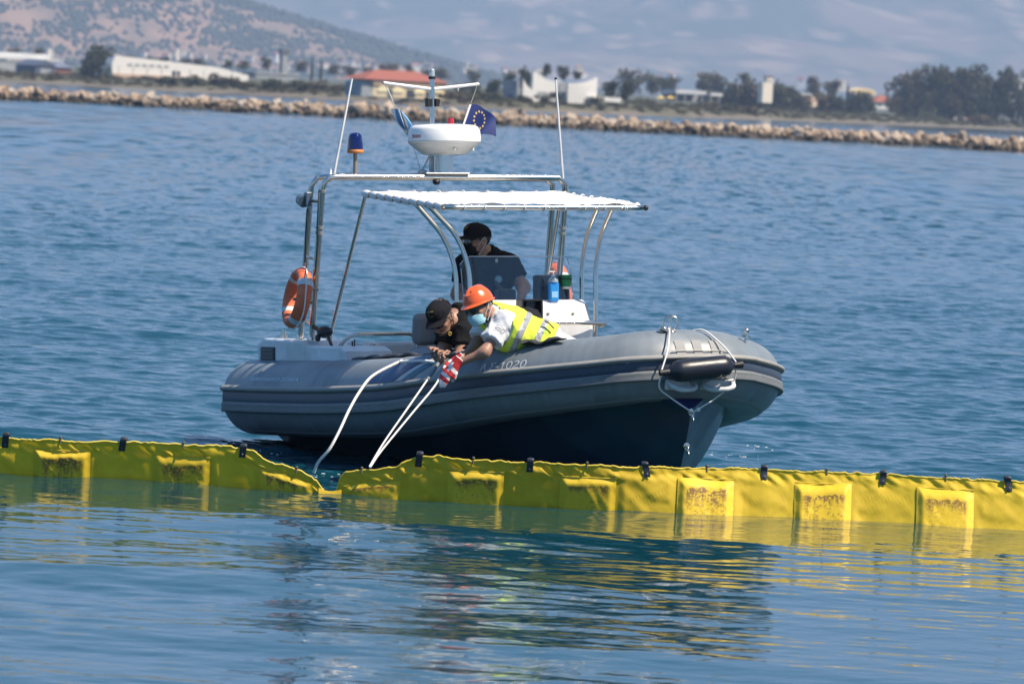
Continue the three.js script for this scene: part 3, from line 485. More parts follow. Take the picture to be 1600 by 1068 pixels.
const uAtX = (x, side = 1) => { let lo = 0, hi = 0.5; for (let i = 0; i < 40; i++) { const m = (lo + hi) / 2; if (tubePath.getPointAt(m).x < x) lo = m; else hi = m; } return side > 0 ? lo : 1 - lo; };
{ const f = tubeFrame(0.2); if (f.out.z < 0) throw new Error('the outward side of the tube is turned round'); }
const tubeSpeck = makeTexture(512, (u, v) => { const n = fbm(u * 5, v * 9, 2, 5), s = fbm(u * 40, v * 6, 8, 3); return 0.80 + 0.16 * n + 0.12 * s + (hash(u * 512 | 0, v * 512 | 0, 4) - 0.5) * 0.05; });
const tubeGrey = mat([0.218, 0.252, 0.28], 0.5, { map: tubeSpeck, roughnessMap: blotch, bumpMap: repeat(grain, 3), bumpScale: 0.0006 });
const strakeGrey = mat([0.33, 0.325, 0.31], 0.6, { map: tubeSpeck }), strakeBlue = mat([0.045, 0.062, 0.10], 0.45, { map: tubeSpeck }), strakeLow = mat([0.175, 0.19, 0.20], 0.55, { map: tubeSpeck });
const hullNavy = mat([0.009, 0.030, 0.056], 0.32, { clearcoat: 0.2, clearcoatRoughness: 0.12, map: blotch });
const gel = mat([0.82, 0.83, 0.84], 0.32, { map: blotch, clearcoat: 0.3 });
{
  // tube: round section, stern ends closed by a rounded cone
  const n = 190, m = 40, endAt = (e) => { const s = e * 0.24; return s; };
  const tube = sheet(n, m, (a, b) => {
    const ext = 10 / n; let u = (a - ext) / (1 - 2 * ext), k = 1, push = 0;
    if (u < 0) { const t = Math.min(1, -u / (ext / (1 - 2 * ext))); k = Math.sqrt(Math.max(0, 1 - t * t)); push = -t * 0.16; u = 0; }
    if (u > 1) { const t = Math.min(1, (u - 1) / (ext / (1 - 2 * ext))); k = Math.sqrt(Math.max(0, 1 - t * t)); push = -t * 0.16; u = 1; }
    const { c, out, up } = tubeFrame(u), r = tubeRadius(u) * k, t = -b * Math.PI * 2;
    const p = c.clone().addScaledVector(out, Math.cos(t) * r).addScaledVector(up, Math.sin(t) * r); p.x += push; p.u = a * 11; p.v = b * 1.8; return p;
  });
  part(boat, 'buoyancy_tube', tube, tubeGrey);
  // strakes along the outside: a profile of (angle, lift) pairs drawn along the tube
  const strip = (profile, u0, u1, n = 150) => sheet(n, profile.length - 1, (a, b) => { const [ang, lift] = profile[Math.round(b * (profile.length - 1))], p = tubeAt(lerp(u0, u1, a), ang, lift); p.u = a * 11; p.v = b; return p; });
  const wrapEnd = 0.0;
  part(boat, 'rub_strake', strip([[20, -0.004], [18, 0.018], [15, 0.034], [12, 0.036], [10, 0.026], [8.6, -0.004]], wrapEnd, 1 - wrapEnd), strakeGrey);
  part(boat, 'blue_band', strip([[9, 0.003], [6, 0.006], [0, 0.006], [-4, 0.006], [-6, 0.003]], wrapEnd, 1 - wrapEnd), strakeBlue);
  part(boat, 'rub_strake', strip([[-5, -0.004], [-6.5, 0.014], [-10, 0.02], [-14, 0.02], [-17, 0.034], [-20, 0.03], [-22, -0.004]], wrapEnd, 1 - wrapEnd), strakeLow);
  part(boat, 'seam_tape', strip([[-68, -0.003], [-67, 0.004], [-60, 0.004], [-59, -0.003]], 0.02, 0.98), mat([0.19, 0.215, 0.235], 0.5));
  for (const x of [0.55, 1.7, 2.9, 4.15]) for (const s of [1, -1]) { const u = uAtX(x, s); part(boat, 'tube_seam', sheet(3, 24, (a, b) => tubeAt(u + (a - 0.5) * 0.004 , 158 - b * 136, a > 0.1 && a < 0.9 ? 0.003 : -0.002)), mat([0.215, 0.24, 0.27], 0.55)); }
  // slanting livery stripes over the tube, painted on
  const slant = (x0, x1, a0 = 84, a1 = 21, lean = -0.62) => sheet(10, 26, (a, b) => { const ang = lerp(a0, a1, b); return tubeAt(uAtX(lerp(x0, x1, a) + lean * b), ang, 0.0028); });
  part(boat, 'livery_stripe', slant(3.30, 3.74), mat([0.035, 0.085, 0.19], 0.5)); part(boat, 'livery_stripe', slant(3.78, 3.87), mat([0.42, 0.44, 0.46], 0.5)); part(boat, 'livery_stripe', slant(3.87, 4.02), mat([0.03, 0.12, 0.18], 0.5));

  // hull: a deep V, its sides sprung from the keel to the underside of the tubes
  const keel = (t) => { const k = [[-0.02, -0.32], [2, -0.33], [3.6, -0.33], [4.5, -0.30], [4.86, -0.18], [5.0, -0.02], [5.08, 0.14], [5.13, 0.28], [5.15, 0.365]], s = t * (k.length - 1), i = Math.min(k.length - 2, Math.floor(s)); return [lerp(k[i][0], k[i + 1][0], s - i), lerp(k[i][1], k[i + 1][1], s - i)]; };
  const top = (t) => { const k = [[0, 0.16, 0.98], [2, 0.18, 0.99], [3.0, 0.22, 0.97], [3.7, 0.28, 0.90], [4.2, 0.335, 0.76], [4.6, 0.385, 0.54], [4.85, 0.425, 0.33], [4.98, 0.44, 0.2], [5.06, 0.445, 0.15]], s = t * (k.length - 1), i = Math.min(k.length - 2, Math.floor(s)); return [0, 1, 2].map((c) => lerp(k[i][c], k[i + 1][c], s - i)); };
  const side = (s) => sheet(64, 14, (a, b) => { const [kx, ky] = keel(a), [tx, ty, tz] = top(a), q = s > 0 ? b : 1 - b, fl = 1 - 0.10 * Math.sin(q * Math.PI) * smooth(a, 0.4, 0.9), chine = (1 - smooth(a, 0.3, 0.75)) * Math.sin(q * Math.PI) * 0.1; return V(lerp(kx, tx, q), lerp(ky, ty, q) - chine, s * tz * q * fl + s * chine * 0.5); });
  part(boat, 'hull_side', side(1), hullNavy); part(boat, 'hull_side', side(-1), hullNavy);
  const A = keel(1), T = top(1), tri = new THREE.BufferGeometry(); tri.setAttribute('position', new THREE.Float32BufferAttribute([A[0], A[1], 0, T[0], T[1], -T[2], T[0], T[1], T[2]], 3)); tri.setAttribute('uv', new THREE.Float32BufferAttribute([0, 0, 1, 1, 0, 1], 2)); tri.computeVertexNormals();
  part(boat, 'bow_plate', tri, mat([0.018, 0.025, 0.11], 0.3));
  part(boat, 'transom', sheet(2, 2, (a, b) => V(0.0, lerp(-0.3, 0.55, b), lerp(-0.9, 0.9, a) * (0.25 + 0.75 * Math.min(1, b * 1.6)))), hullNavy);
  part(boat, 'deck', sheet(24, 8, (a, b) => V(lerp(0.05, 4.75, a), 0.26 + 0.16 * a * a, lerp(-1, 1, b) * Math.min(0.86, 0.86 - 0.7 * smooth(a, 0.7, 1)))), mat([0.42, 0.43, 0.44], 0.8, { bumpMap: repeat(grain, 12), bumpScale: 0.002 }));
  for (const [x, y] of [[5.165, 0.345], [5.095, 0.11]]) {
    part(boat, 'towing_eye', [new THREE.TorusGeometry(0.021, 0.0065, 10, 24).scale(0.75, 1.25, 1).rotateY(Math.PI / 2).rotateY(0.9).translate(x + 0.02, y - 0.02, 0), rod([x - 0.06, y + 0.012, 0], [x + 0.015, y + 0.012, 0], 0.013), new THREE.CylinderGeometry(0.024, 0.024, 0.01, 16).rotateZ(Math.PI / 2).translate(x - 0.008, y + 0.012, 0)], steel);
  }
}
{
  // grab handles moulded at the nose, straps above them, ring and cleats
  for (const [z, turn] of [[0.105, 0.16], [-0.175, -0.16]]) {
    const h = [];
    const u = 0.5 - z / tubeLength, p = tubeAt(u, -30, 0.006), q = tubeFrame(u);
    h.push(new RoundedBoxGeometry(0.03, 0.075, 0.25, 3, 0.014).translate(0.004, 0, 0));
    const loop = new THREE.CatmullRomCurve3([V(0.01, 0.012, 0.105), V(0.06, -0.008, 0.1), V(0.082, -0.022, 0.06), V(0.086, -0.025, 0), V(0.082, -0.022, -0.06), V(0.06, -0.008, -0.1), V(0.01, 0.012, -0.105)]);
    h.push(new THREE.TubeGeometry(loop, 40, 0.0175, 12));
    const g = merge(h); g.rotateZ(-0.12).rotateY(turn * 1.6).translate(p.x, p.y, p.z);
    part(boat, 'grab_handle', g, mat([0.66, 0.68, 0.69], 0.45, { map: blotch }));
  }
  for (const z of [0.09, -0.04, -0.17]) { const u = 0.5 - z / tubeLength; part(boat, 'strap_patch', sheet(3, 8, (a, b) => tubeAt(u + (a - 0.5) * 0.006, 44 - b * 26, 0.005)), mat([0.26, 0.26, 0.26], 0.7)); part(boat, 'lashing', rod(tubeAt(u - 0.006, 24, 0.012), tubeAt(u + 0.006, 24, 0.012), 0.004), mat([0.5, 0.48, 0.44], 0.8)); }
  const rx = 5.02, rz = 0.085, ry = 0.905;
  part(boat, 'bow_ring', [new THREE.TorusGeometry(0.05, 0.008, 12, 36).rotateY(Math.PI / 2 - 0.45).translate(rx, ry + 0.06, rz), rod([rx, ry - 0.02, rz], [rx, ry + 0.1, rz], 0.008), new THREE.CylinderGeometry(0.035, 0.04, 0.012, 20).translate(rx, ry + 0.004, rz), new THREE.TorusGeometry(0.02, 0.014, 10, 18).rotateX(1.2).translate(rx + 0.03, ry + 0.02, rz + 0.07)], steel);
  part(boat, 'cleat', [rod([4.98, 0.84, -0.52], [4.98, 0.9, -0.52], 0.014), new THREE.SphereGeometry(0.02, 12, 8).translate(4.98, 0.91, -0.52), rod([4.95, 0.865, -0.56], [5.0, 0.88, -0.47], 0.01)], steel);
  // black padded cover, bunched along the inner edge of the tube, in two lengths
  const roll = (x0, x1, r, s, tilt = 100) => sheet(90, 14, (a, b) => { const u = uAtX(lerp(x0, x1, a)), ends = Math.sqrt(Math.sin(Math.PI * clamp(a, 0.01, 0.99))), wob = 1 + 0.5 * noise(a * 26, b * 3, s), f = tubeFrame(u), t = -b * Math.PI * 2, c = tubeAt(u, tilt + 5 * noise(a * 14, 3, s), 0.006 + 0.012 * noise(a * 17, 1, s)); const p = c.addScaledVector(f.out, Math.cos(t) * r * 2.1 * ends * wob).addScaledVector(f.up, Math.sin(t) * r * ends * wob + r * 0.5); p.u = a * 9; p.v = b; return p; });
  const cover = mat([0.018, 0.02, 0.026], 0.6, { bumpMap: repeat(grain, 2), bumpScale: 0.004 });
  part(boat, 'tube_cover', roll(1.35, 3.75, 0.017, 3), mat([0.04, 0.045, 0.055], 0.55, { bumpMap: repeat(grain, 2), bumpScale: 0.004 })); part(boat, 'tube_cover', roll(3.80, 4.62, 0.027, 9, 68), cover);
}
{
  // stern pod that carries the arch, with its louvred vent
  const podOutline = (z) => { const s = new THREE.Shape([[0.1, 0.60], [0.05, 0.775], [0.16, 0.815], [0.95, 0.80], [1.0, 0.77], [1.62, 0.765], [1.72, 0.735], [1.74, 0.60]].map((a) => new THREE.Vector2(...a))); return new THREE.ExtrudeGeometry(s, { depth: 0.34, bevelEnabled: true, bevelThickness: 0.018, bevelSize: 0.018, bevelSegments: 3 }).translate(0, 0, z); };
  part(boat, 'stern_pod', podOutline(0.74), gel); part(boat, 'stern_pod', podOutline(-1.08), gel);
  part(boat, 'engine_cover', box(0.5, 0.5, 1.5, 0.35, 0.52, 0, 0.05), gel);
  part(boat, 'vent', plain(0.26, 0.135, 0.012, 0.27, 0.70, 1.103), mat([0.05, 0.052, 0.05], 0.5)); for (let i = 0; i < 4; i++) part(boat, 'louvre', plain(0.24, 0.012, 0.02, 0.27, 0.655 + i * 0.03, 1.108).rotateX(0), mat([0.12, 0.12, 0.115], 0.5));
  part(boat, 'filler_cap', [new THREE.CylinderGeometry(0.035, 0.035, 0.03, 20).translate(0.28, 0.84, 0.98), new THREE.CylinderGeometry(0.02, 0.02, 0.07, 16).translate(0.28, 0.86, 0.98)], steel);
  part(boat, 'anchor_pin', [rod([1.52, 0.77, 0.95], [1.52, 0.82, 0.95], 0.006), rod([1.56, 0.77, 0.95], [1.56, 0.83, 0.95], 0.006)], blackPlastic);
  // low grey bench wall across the boat, with a steel rail above it
  part(boat, 'bench', box(0.32, 0.52, 1.62, 1.22, 0.55, 0.0, 0.03), mat([0.72, 0.72, 0.72], 0.55, { map: blotch }));
  for (const z of [0.72, 0.3, -0.1, -0.5]) part(boat, 'bolt', new THREE.SphereGeometry(0.014, 10, 8).translate(1.385, 0.795, z), steel);
  part(boat, 'bench_rail', bent([[1.2, 0.7, 0.98], [1.45, 0.87, 0.94], [1.5, 0.872, 0.42], [1.5, 0.62, 0.42]], 0.015, 0.09), steel); part(boat, 'bench_rail', bent([[1.5, 0.62, -0.42], [1.5, 0.872, -0.42], [1.45, 0.87, -0.94], [1.2, 0.7, -0.98]], 0.015, 0.09), steel);
  const cushion = mat([0.19, 0.195, 0.205], 0.65, { bumpMap: repeat(grain, 5), bumpScale: 0.001 });
  part(boat, 'seat_back', [new RoundedBoxGeometry(0.11, 0.235, 0.62, 4, 0.05).rotateZ(-0.1).translate(1.72, 0.905, 0.24)], cushion); part(boat, 'seat', new RoundedBoxGeometry(0.36, 0.16, 0.66, 4, 0.06).translate(1.78, 0.70, 0.22), mat([0.26, 0.285, 0.31], 0.6)); part(boat, 'seat_base', box(0.3, 0.36, 0.56, 1.76, 0.44, 0.22, 0.02), gel);

  // steel arch: two hoops, four legs
  for (const dx of [0, -0.22]) part(boat, 'arch', bent([[0.86 + dx, 0.76, 1.0], [1.1 + dx, 2.035, 1.0], [1.1 + dx, 2.035, -1.0], [0.86 + dx, 0.70, -1.0]], 0.0235, 0.09, 16), steel);
  for (const s of [1, -1]) {
    part(boat, 'arch_brace', [rod([0.66, 1.0, s], [0.88, 0.93, s], 0.012), rod([0.75, 1.45, s], [0.97, 1.42, s], 0.012), rod([0.82, 1.86, s], [1.05, 1.85, s], 0.012)], steel);
    for (const x of [0.86, 0.64]) part(boat, 'leg_flange', [new THREE.CylinderGeometry(0.055, 0.06, 0.014, 24).translate(x, 0.817, s), new THREE.CylinderGeometry(0.032, 0.034, 0.05, 20).translate(x + 0.005, 0.84, s)], steel);
    for (const y of [1.2, 1.62, 1.66, 1.93]) part(boat, 'clamp', new THREE.CylinderGeometry(0.0285, 0.0285, 0.022, 20).rotateZ(-0.19).translate(0.86 + 0.24 * (y - 0.76) / 1.275, y, s), mat([0.4, 0.4, 0.38], 0.4, { metalness: 0.6 }));
  }
  part(boat, 'black_wrap', [new THREE.SphereGeometry(0.07, 14, 10).scale(1.5, 0.65, 0.7).translate(1.1, 0.885, 0.99), rod([0.88, 0.93, 1.0], [1.05, 0.89, 1.0], 0.016), new THREE.SphereGeometry(0.035, 10, 8).scale(1.1, 0.8, 0.5).translate(1.06, 0.84, 1.03), rod([1.16, 0.88, 1.0], [1.3, 0.78, 1.02], 0.012)], blackPlastic);
  part(boat, 'deck_lamp', [new THREE.CylinderGeometry(0.045, 0.045, 0.06, 20).rotateZ(Math.PI / 2 - 0.3).translate(0.85, 1.86, 1.06), box(0.05, 0.11, 0.05, 0.88, 1.87, 1.03)], mat([0.07, 0.1, 0.14], 0.25, { clearcoat: 1 }));
  part(boat, 'cable', [pipe([[1.09, 1.93, 1.03], [1.12, 1.8, 1.05], [1.08, 1.66, 1.04], [1.05, 1.5, 1.03], [1.0, 1.3, 1.03]], 0.005, 6), pipe([[0.87, 1.8, 1.03], [0.86, 1.6, 1.04], [0.82, 1.4, 1.03]], 0.006, 6)], blackPlastic);

  // sunshade: white cloth laced to a pipe frame
  const C = (a, b) => V(lerp(1.40, 2.86, a), lerp(1.905, 1.785, a), lerp(0.8, -0.8, b));
  const frame = [C(0.0, 0.0), C(1, 0.0), C(1, 1), C(0, 1)];
  const ringPts = [C(0, 0.5), C(0, 0), C(1, 0), C(1, 1), C(0, 1), C(0, 0.5)].map((p) => p.toArray());
  part(boat, 'shade_frame', bent(ringPts, 0.0185, 0.1, 14), steel);
  const cloth = mat([0.80, 0.80, 0.80], 0.85, { bumpMap: repeat(weave, 12), bumpScale: 0.0006, transmission: 0.12, side: THREE.DoubleSide });
  const top = sheet(60, 60, (a, b) => { const e = Math.min(a, 1 - a, b, 1 - b), scal = (1 - smooth(e, 0, 0.07)), p = C(lerp(0.015, 0.985, a), lerp(0.012, 0.988, b)); p.y += 0.021 - 0.03 * smooth(e, 0, 0.4) + 0.009 * noise(a * 5, b * 6, 3) + 0.004 * noise(a * 15, b * 15, 5) + scal * 0.003 * Math.sin((e === a || e === 1 - a ? b : a) * 60); return p; });
  part(boat, 'sunshade_cloth', top, cloth);
  // lacing: wraps of cloth down the near side, thin cord elsewhere
  const wraps = [];
  for (let i = 0; i < 10; i++) { const p = C(0.04 + i * 0.1, 0); const g = sheet(8, 16, (a, b) => { const t = b * Math.PI * 2, x = (a - 0.5) * 0.115, r = 0.0225 + 0.008 * Math.sin(a * Math.PI); return V(p.x + x, p.y - x * 0.082 + r * Math.sin(t), p.z + r * Math.cos(t)); }); part(boat, 'cloth_wrap', g, cloth); }
  const loop = (p, dir) => new THREE.TorusGeometry(0.025, 0.0045, 8, 24).rotateY(dir).translate(p.x, p.y, p.z);
  for (let i = 1; i < 10; i++) { const q = C(1, i / 10 - 0.02); part(boat, 'lacing', loop(q, 0.55), whiteRope); }
  for (let i = 1; i < 8; i++) part(boat, 'lacing', loop(C(0, i / 8), 0.5), whiteRope);
  for (let i = 0; i < 9; i++) part(boat, 'lacing', loop(C(0.06 + i * 0.105, 1), Math.PI / 2 + 0.3), whiteRope);
  part(boat, 'pipe_end', new THREE.SphereGeometry(0.02, 14, 10).translate(...C(1.005, 0.995).toArray()), blackPlastic);
  // its struts: two raked pipes from the pod, two curved pairs from the console
  for (const s of [1, -1]) part(boat, 'shade_strut', [rod([1.415, 1.88, 0.8 * s], [0.885, 0.84, 0.86 * s], 0.014), rod([0.885, 0.92, 0.86 * s], [0.87, 0.79, 0.86 * s], 0.024), new THREE.CylinderGeometry(0.05, 0.05, 0.012, 20).translate(0.87, 0.792, 0.86 * s)], steel);
  for (const s of [1, -1]) for (const dx of [0, 0.235]) part(boat, 'shade_post', bent([[2.36 + dx, 0.28, 0.5 * s], [2.40 + dx, 1.0, 0.5 * s], [2.385 + dx, 1.35, 0.505 * s], [2.33 + dx, 1.58, 0.57 * s], [2.20 + dx, 1.79 - dx * 0.08, 0.74 * s]].map((p, i) => (i === 4 ? [p[0], 1.905 - 0.082 * (p[0] - 1.4) - 0.02, p[2]] : p)), 0.0175, 0.17, 14), steel);
}
{
  // console, screen, instruments
  const s = new THREE.Shape([[2.02, 0.28], [2.62, 0.28], [2.64, 0.93], [2.60, 0.945], [2.56, 1.075], [2.50, 1.10], [2.25, 1.10], [2.02, 0.95]].map((a) => new THREE.Vector2(...a)));
  part(boat, 'console', new THREE.ExtrudeGeometry(s, { depth: 0.88, bevelEnabled: true, bevelThickness: 0.03, bevelSize: 0.02, bevelSegments: 4 }).translate(0, 0, -0.44), gel);
  for (const z of [-0.13, -0.33]) part(boat, 'screw', new THREE.CylinderGeometry(0.01, 0.01, 0.012, 12).rotateZ(Math.PI / 2 - 0.3).translate(2.603, 1.02, z), steel);
  part(boat, 'console_rail', bent([[2.62, 0.94, 0.40], [2.72, 0.955, 0.38], [2.74, 0.955, -0.36], [2.68, 0.95, -0.56], [2.62, 0.93, -0.54]], 0.0165, 0.1), steel);
  part(boat, 'ladder_step', [rod([2.38, 0.72, -0.53], [2.62, 0.71, -0.53], 0.013), rod([2.42, 0.28, -0.53], [2.5, 0.72, -0.53], 0.012), rod([2.36, 0.5, -0.53], [2.61, 0.5, -0.53], 0.012)], steel);
  const shield = sheet(30, 12, (a, b) => { const t = (a - 0.5) * 2, w = 0.44, c = Math.abs(t) ** 4, corner = 0.06 * smooth(Math.abs(t), 0.86, 1.0) ** 2 * smooth(b, 0.5, 1); return V(2.50 - 0.12 * c - 0.07 * b, 1.09 + b * 0.345 - corner, -t * w); });
  const shieldBack = shield.clone(); 
  part(boat, 'windscreen', shield, new THREE.MeshPhysicalMaterial({ color: new THREE.Color().setRGB(0.88, 0.93, 0.98), roughness: 0.07, transmission: 1, thickness: 0, ior: 1.85, side: THREE.DoubleSide }));
  part(boat, 'screen_edge', new THREE.TubeGeometry(new THREE.CatmullRomCurve3(Array.from({ length: 31 }, (_, i) => { const t = (i / 30 - 0.5) * 2, c = Math.abs(t) ** 4, corner = 0.06 * smooth(Math.abs(t), 0.86, 1) ** 2; return V(2.43 - 0.12 * c, 1.436 - corner, -t * 0.44); })), 60, 0.0035, 6), mat([0.5, 0.55, 0.6], 0.2));
  part(boat, 'screen_edge', [1, -1].map((s) => pipe([[2.38, 1.095, 0.44 * s], [2.355, 1.22, 0.44 * s], [2.33, 1.35, 0.44 * s]], 0.0035, 6)), mat([0.5, 0.55, 0.6], 0.2));
  part(boat, 'instrument_box', [box(0.13, 0.205, 0.25, 2.33, 1.2, -0.285, 0.02), box(0.012, 0.08, 0.12, 2.4, 1.22, -0.25, 0.004)], mat([0.03, 0.035, 0.045], 0.4)); part(boat, 'throttle', [box(0.1, 0.1, 0.14, 2.36, 1.15, 0.1, 0.02), rod([2.36, 1.18, 0.12], [2.3, 1.25, 0.15], 0.014)], blackPlastic); part(boat, 'dash_pod', box(0.1, 0.09, 0.14, 2.38, 1.15, 0.36, 0.02), blackPlastic);
  part(boat, 'steering_wheel', [new THREE.TorusGeometry(0.17, 0.014, 10, 36).rotateY(Math.PI / 2).rotateZ(0.5).translate(2.0, 1.08, 0.08), rod([2.0, 1.08, 0.08], [2.14, 1.0, 0.08], 0.02), rod([2.0, 1.08, -0.09], [2.0, 1.08, 0.25], 0.01)], blackPlastic);
  // the black searchlight housing on the console front
  const hx = 2.69, hy = 1.045, hz = 0.06;
  part(boat, 'searchlight', [plain(0.1, 0.012, 0.165, hx, hy + 0.075, hz), plain(0.1, 0.012, 0.165, hx, hy - 0.075, hz), plain(0.1, 0.14, 0.012, hx, hy, hz + 0.078), plain(0.1, 0.14, 0.012, hx, hy, hz - 0.078), plain(0.012, 0.14, 0.15, hx - 0.04, hy, hz), plain(0.05, 0.012, 0.15, hx - 0.01, hy + 0.005, hz), new THREE.CylinderGeometry(0.03, 0.036, 0.05, 18).rotateZ(Math.PI / 2).translate(hx - 0.01, hy + 0.04, hz), new THREE.CylinderGeometry(0.03, 0.036, 0.05, 18).rotateZ(Math.PI / 2).translate(hx - 0.01, hy - 0.035, hz), plain(0.1, 0.06, 0.04, hx - 0.07, hy - 0.05, hz)], mat([0.02, 0.02, 0.022], 0.35));
}
{
  // on the arch: mast, radar, beacon, antennas
  const mx = 0.88, mz = 0.013, mast = part(boat, 'mast', rod([mx, 2.03, mz], [mx, 2.80, mz], 0.021, 0.019, 18), steel);
  part(mast, 'masthead_light', [new THREE.CylinderGeometry(0.019, 0.02, 0.045, 18).translate(mx, 2.815, mz), new THREE.SphereGeometry(0.019, 16, 10).translate(mx, 2.838, mz)], new THREE.MeshPhysicalMaterial({ color: 0xe8f2f2, roughness: 0.1, transmission: 0.7, thickness: 0.02, ior: 1.4 })); part(mast, 'collar', new THREE.CylinderGeometry(0.027, 0.027, 0.02, 18).translate(mx, 2.785, mz), blackPlastic);
  const arm = (z) => rod([mx, 2.70, mz], [mx, 2.742, z], 0.0135, 0.0125, 12);
  part(mast, 'signal_arm', [arm(0.405), new THREE.SphereGeometry(0.0135, 10, 8).translate(mx, 2.742, 0.405)], whitePaint); part(mast, 'signal_arm', [arm(-0.365), new THREE.SphereGeometry(0.0135, 10, 8).translate(mx, 2.742, -0.365), new THREE.TorusGeometry(0.012, 0.003, 6, 14).translate(mx, 2.70, -0.2)], whitePaint);
  part(mast, 'clamp_block', [box(0.05, 0.065, 0.045, mx + 0.005, 2.6, mz + 0.03, 0.006), box(0.05, 0.06, 0.03, mx, 2.6, mz - 0.035, 0.006), rod([mx, 2.58, mz - 0.05], [mx, 2.62, mz - 0.06], 0.008)], blackPlastic);
  const rx = 1.0, rz = -0.032, lathe = (pts) => new THREE.LatheGeometry(pts.map((p) => new THREE.Vector2(...p)), 56).translate(rx, 0, rz);
  const radar = part(boat, 'radar', lathe([[0.001, 2.205], [0.15, 2.205], [0.173, 2.212], [0.257, 2.278], [0.272, 2.296], [0.274, 2.302]]), mat([0.74, 0.73, 0.68], 0.35, { clearcoat: 0.3, map: blotch }));
  part(radar, 'dome', lathe([[0.274, 2.306], [0.275, 2.34], [0.267, 2.39], [0.252, 2.414], [0.225, 2.426], [0.12, 2.434], [0.001, 2.436]]), mat([0.80, 0.80, 0.77], 0.35, { clearcoat: 0.3 }));
  part(radar, 'seam', lathe([[0.272, 2.3005], [0.2755, 2.304], [0.272, 2.3075]]), mat([0.45, 0.45, 0.42], 0.5));
  for (const z of [0.02, -0.2]) { const a = Math.atan2(z, 0.22), r = 0.235; part(radar, 'drain_slot', box(0.012, 0.03, 0.014, rx + r * Math.cos(a), 2.245, rz + r * Math.sin(a), 0.005), mat([0.6, 0.6, 0.55], 0.5)); }
  // red lettering round the dome
  const word = document.createElement('canvas'); word.width = 256; word.height = 64; { const g = word.getContext('2d'); g.clearRect(0, 0, 256, 64); g.fillStyle = '#a3161c'; g.font = 'bold 52px sans-serif'; g.textAlign = 'center'; g.textBaseline = 'middle'; g.fillText('Rason', 128, 32); }
  const wordMap = new THREE.CanvasTexture(word); wordMap.colorSpace = THREE.SRGBColorSpace;
  for (const [a0] of [[2.86], [-0.86]]) part(radar, 'lettering', sheet(14, 3, (a, b) => { const t = a0 - (a - 0.5) * 0.62, r = 0.2765; return V(rx + r * Math.sin(t + 0) * 0 + r * Math.cos(t - Math.PI / 2 + 0.0), 2.318 + b * 0.05, rz + r * Math.sin(t - Math.PI / 2 + Math.PI) * -1); }), new THREE.MeshPhysicalMaterial({ map: wordMap, alphaTest: 0.5, roughness: 0.4, side: THREE.DoubleSide }));
  part(boat, 'radar_stand', [new THREE.CylinderGeometry(0.066, 0.066, 0.165, 32).translate(rx, 2.122, rz), new THREE.CylinderGeometry(0.1, 0.1, 0.012, 32).translate(rx, 2.2, rz)], steel);
  part(boat, 'mount_plate', [box(0.3, 0.014, 0.36, 0.99, 2.062, 0.0, 0.005), rod([1.02, 2.07, 0.17], [1.0, 2.19, 0.09], 0.008), new THREE.SphereGeometry(0.028, 12, 8).scale(1, 0.6, 1.4).translate(1.05, 2.075, 0.17)], mat([0.45, 0.45, 0.44], 0.35, { metalness: 0.7 })); part(boat, 'horn', new THREE.SphereGeometry(0.03, 14, 10).scale(1, 0.8, 1).translate(1.1, 2.0, 0.08), blackPlastic);
  part(boat, 'flex_hose', pipe([[mx + 0.04, 2.07, mz + 0.03], [mx + 0.05, 2.13, mz + 0.035], [mx + 0.04, 2.2, mz + 0.03]], 0.014, 10), mat([0.6, 0.6, 0.58], 0.5, { metalness: 0.5 }));
  part(boat, 'stern_light', [new THREE.CylinderGeometry(0.024, 0.026, 0.05, 18).translate(0.82, 2.462, -0.165), rod([0.82, 2.05, -0.165], [0.82, 2.44, -0.165], 0.008)], mat([0.42, 0.015, 0.02], 0.25, { clearcoat: 1 }));
  const bz = 0.74, bx = 1.1, beacon = part(boat, 'beacon', rod([bx, 2.04, bz], [bx, 2.215, bz], 0.015, 0.015), mat([0.22, 0.19, 0.16], 0.5));
  part(beacon, 'beacon_base', new THREE.LatheGeometry([[0.001, 0], [0.05, 0], [0.062, 0.006], [0.062, 0.024], [0.054, 0.03], [0.001, 0.03]].map((p) => new THREE.Vector2(...p)), 36).translate(bx, 2.208, bz), mat([0.62, 0.22, 0.06], 0.5));
  part(beacon, 'beacon_dome', new THREE.LatheGeometry([[0.059, 0], [0.059, 0.012], [0.056, 0.05], [0.052, 0.09], [0.045, 0.11], [0.03, 0.122], [0.001, 0.126]].map((p) => new THREE.Vector2(...p)), 40).translate(bx, 2.238, bz), new THREE.MeshPhysicalMaterial({ color: new THREE.Color().setRGB(0.002, 0.006, 0.11), roughness: 0.05, clearcoat: 1, transmission: 0.25, thickness: 0.03, ior: 1.45 }));
  part(boat, 'antenna', [rod([1.06, 2.0, 0.93], [1.02, 2.09, 0.90], 0.012), rod([1.05, 2.03, 0.895], [1.05, 2.765, 0.742], 0.0105, 0.008, 12)], whitePaint); 
  const ant2 = part(boat, 'antenna', [rod([1.05, 2.03, -0.992], [1.05, 2.78, -0.935], 0.0105, 0.007, 12)], whitePaint); part(ant2, 'tip', new THREE.SphereGeometry(0.0105, 10, 8).translate(1.05, 2.785, -0.9345), blackPlastic);
}
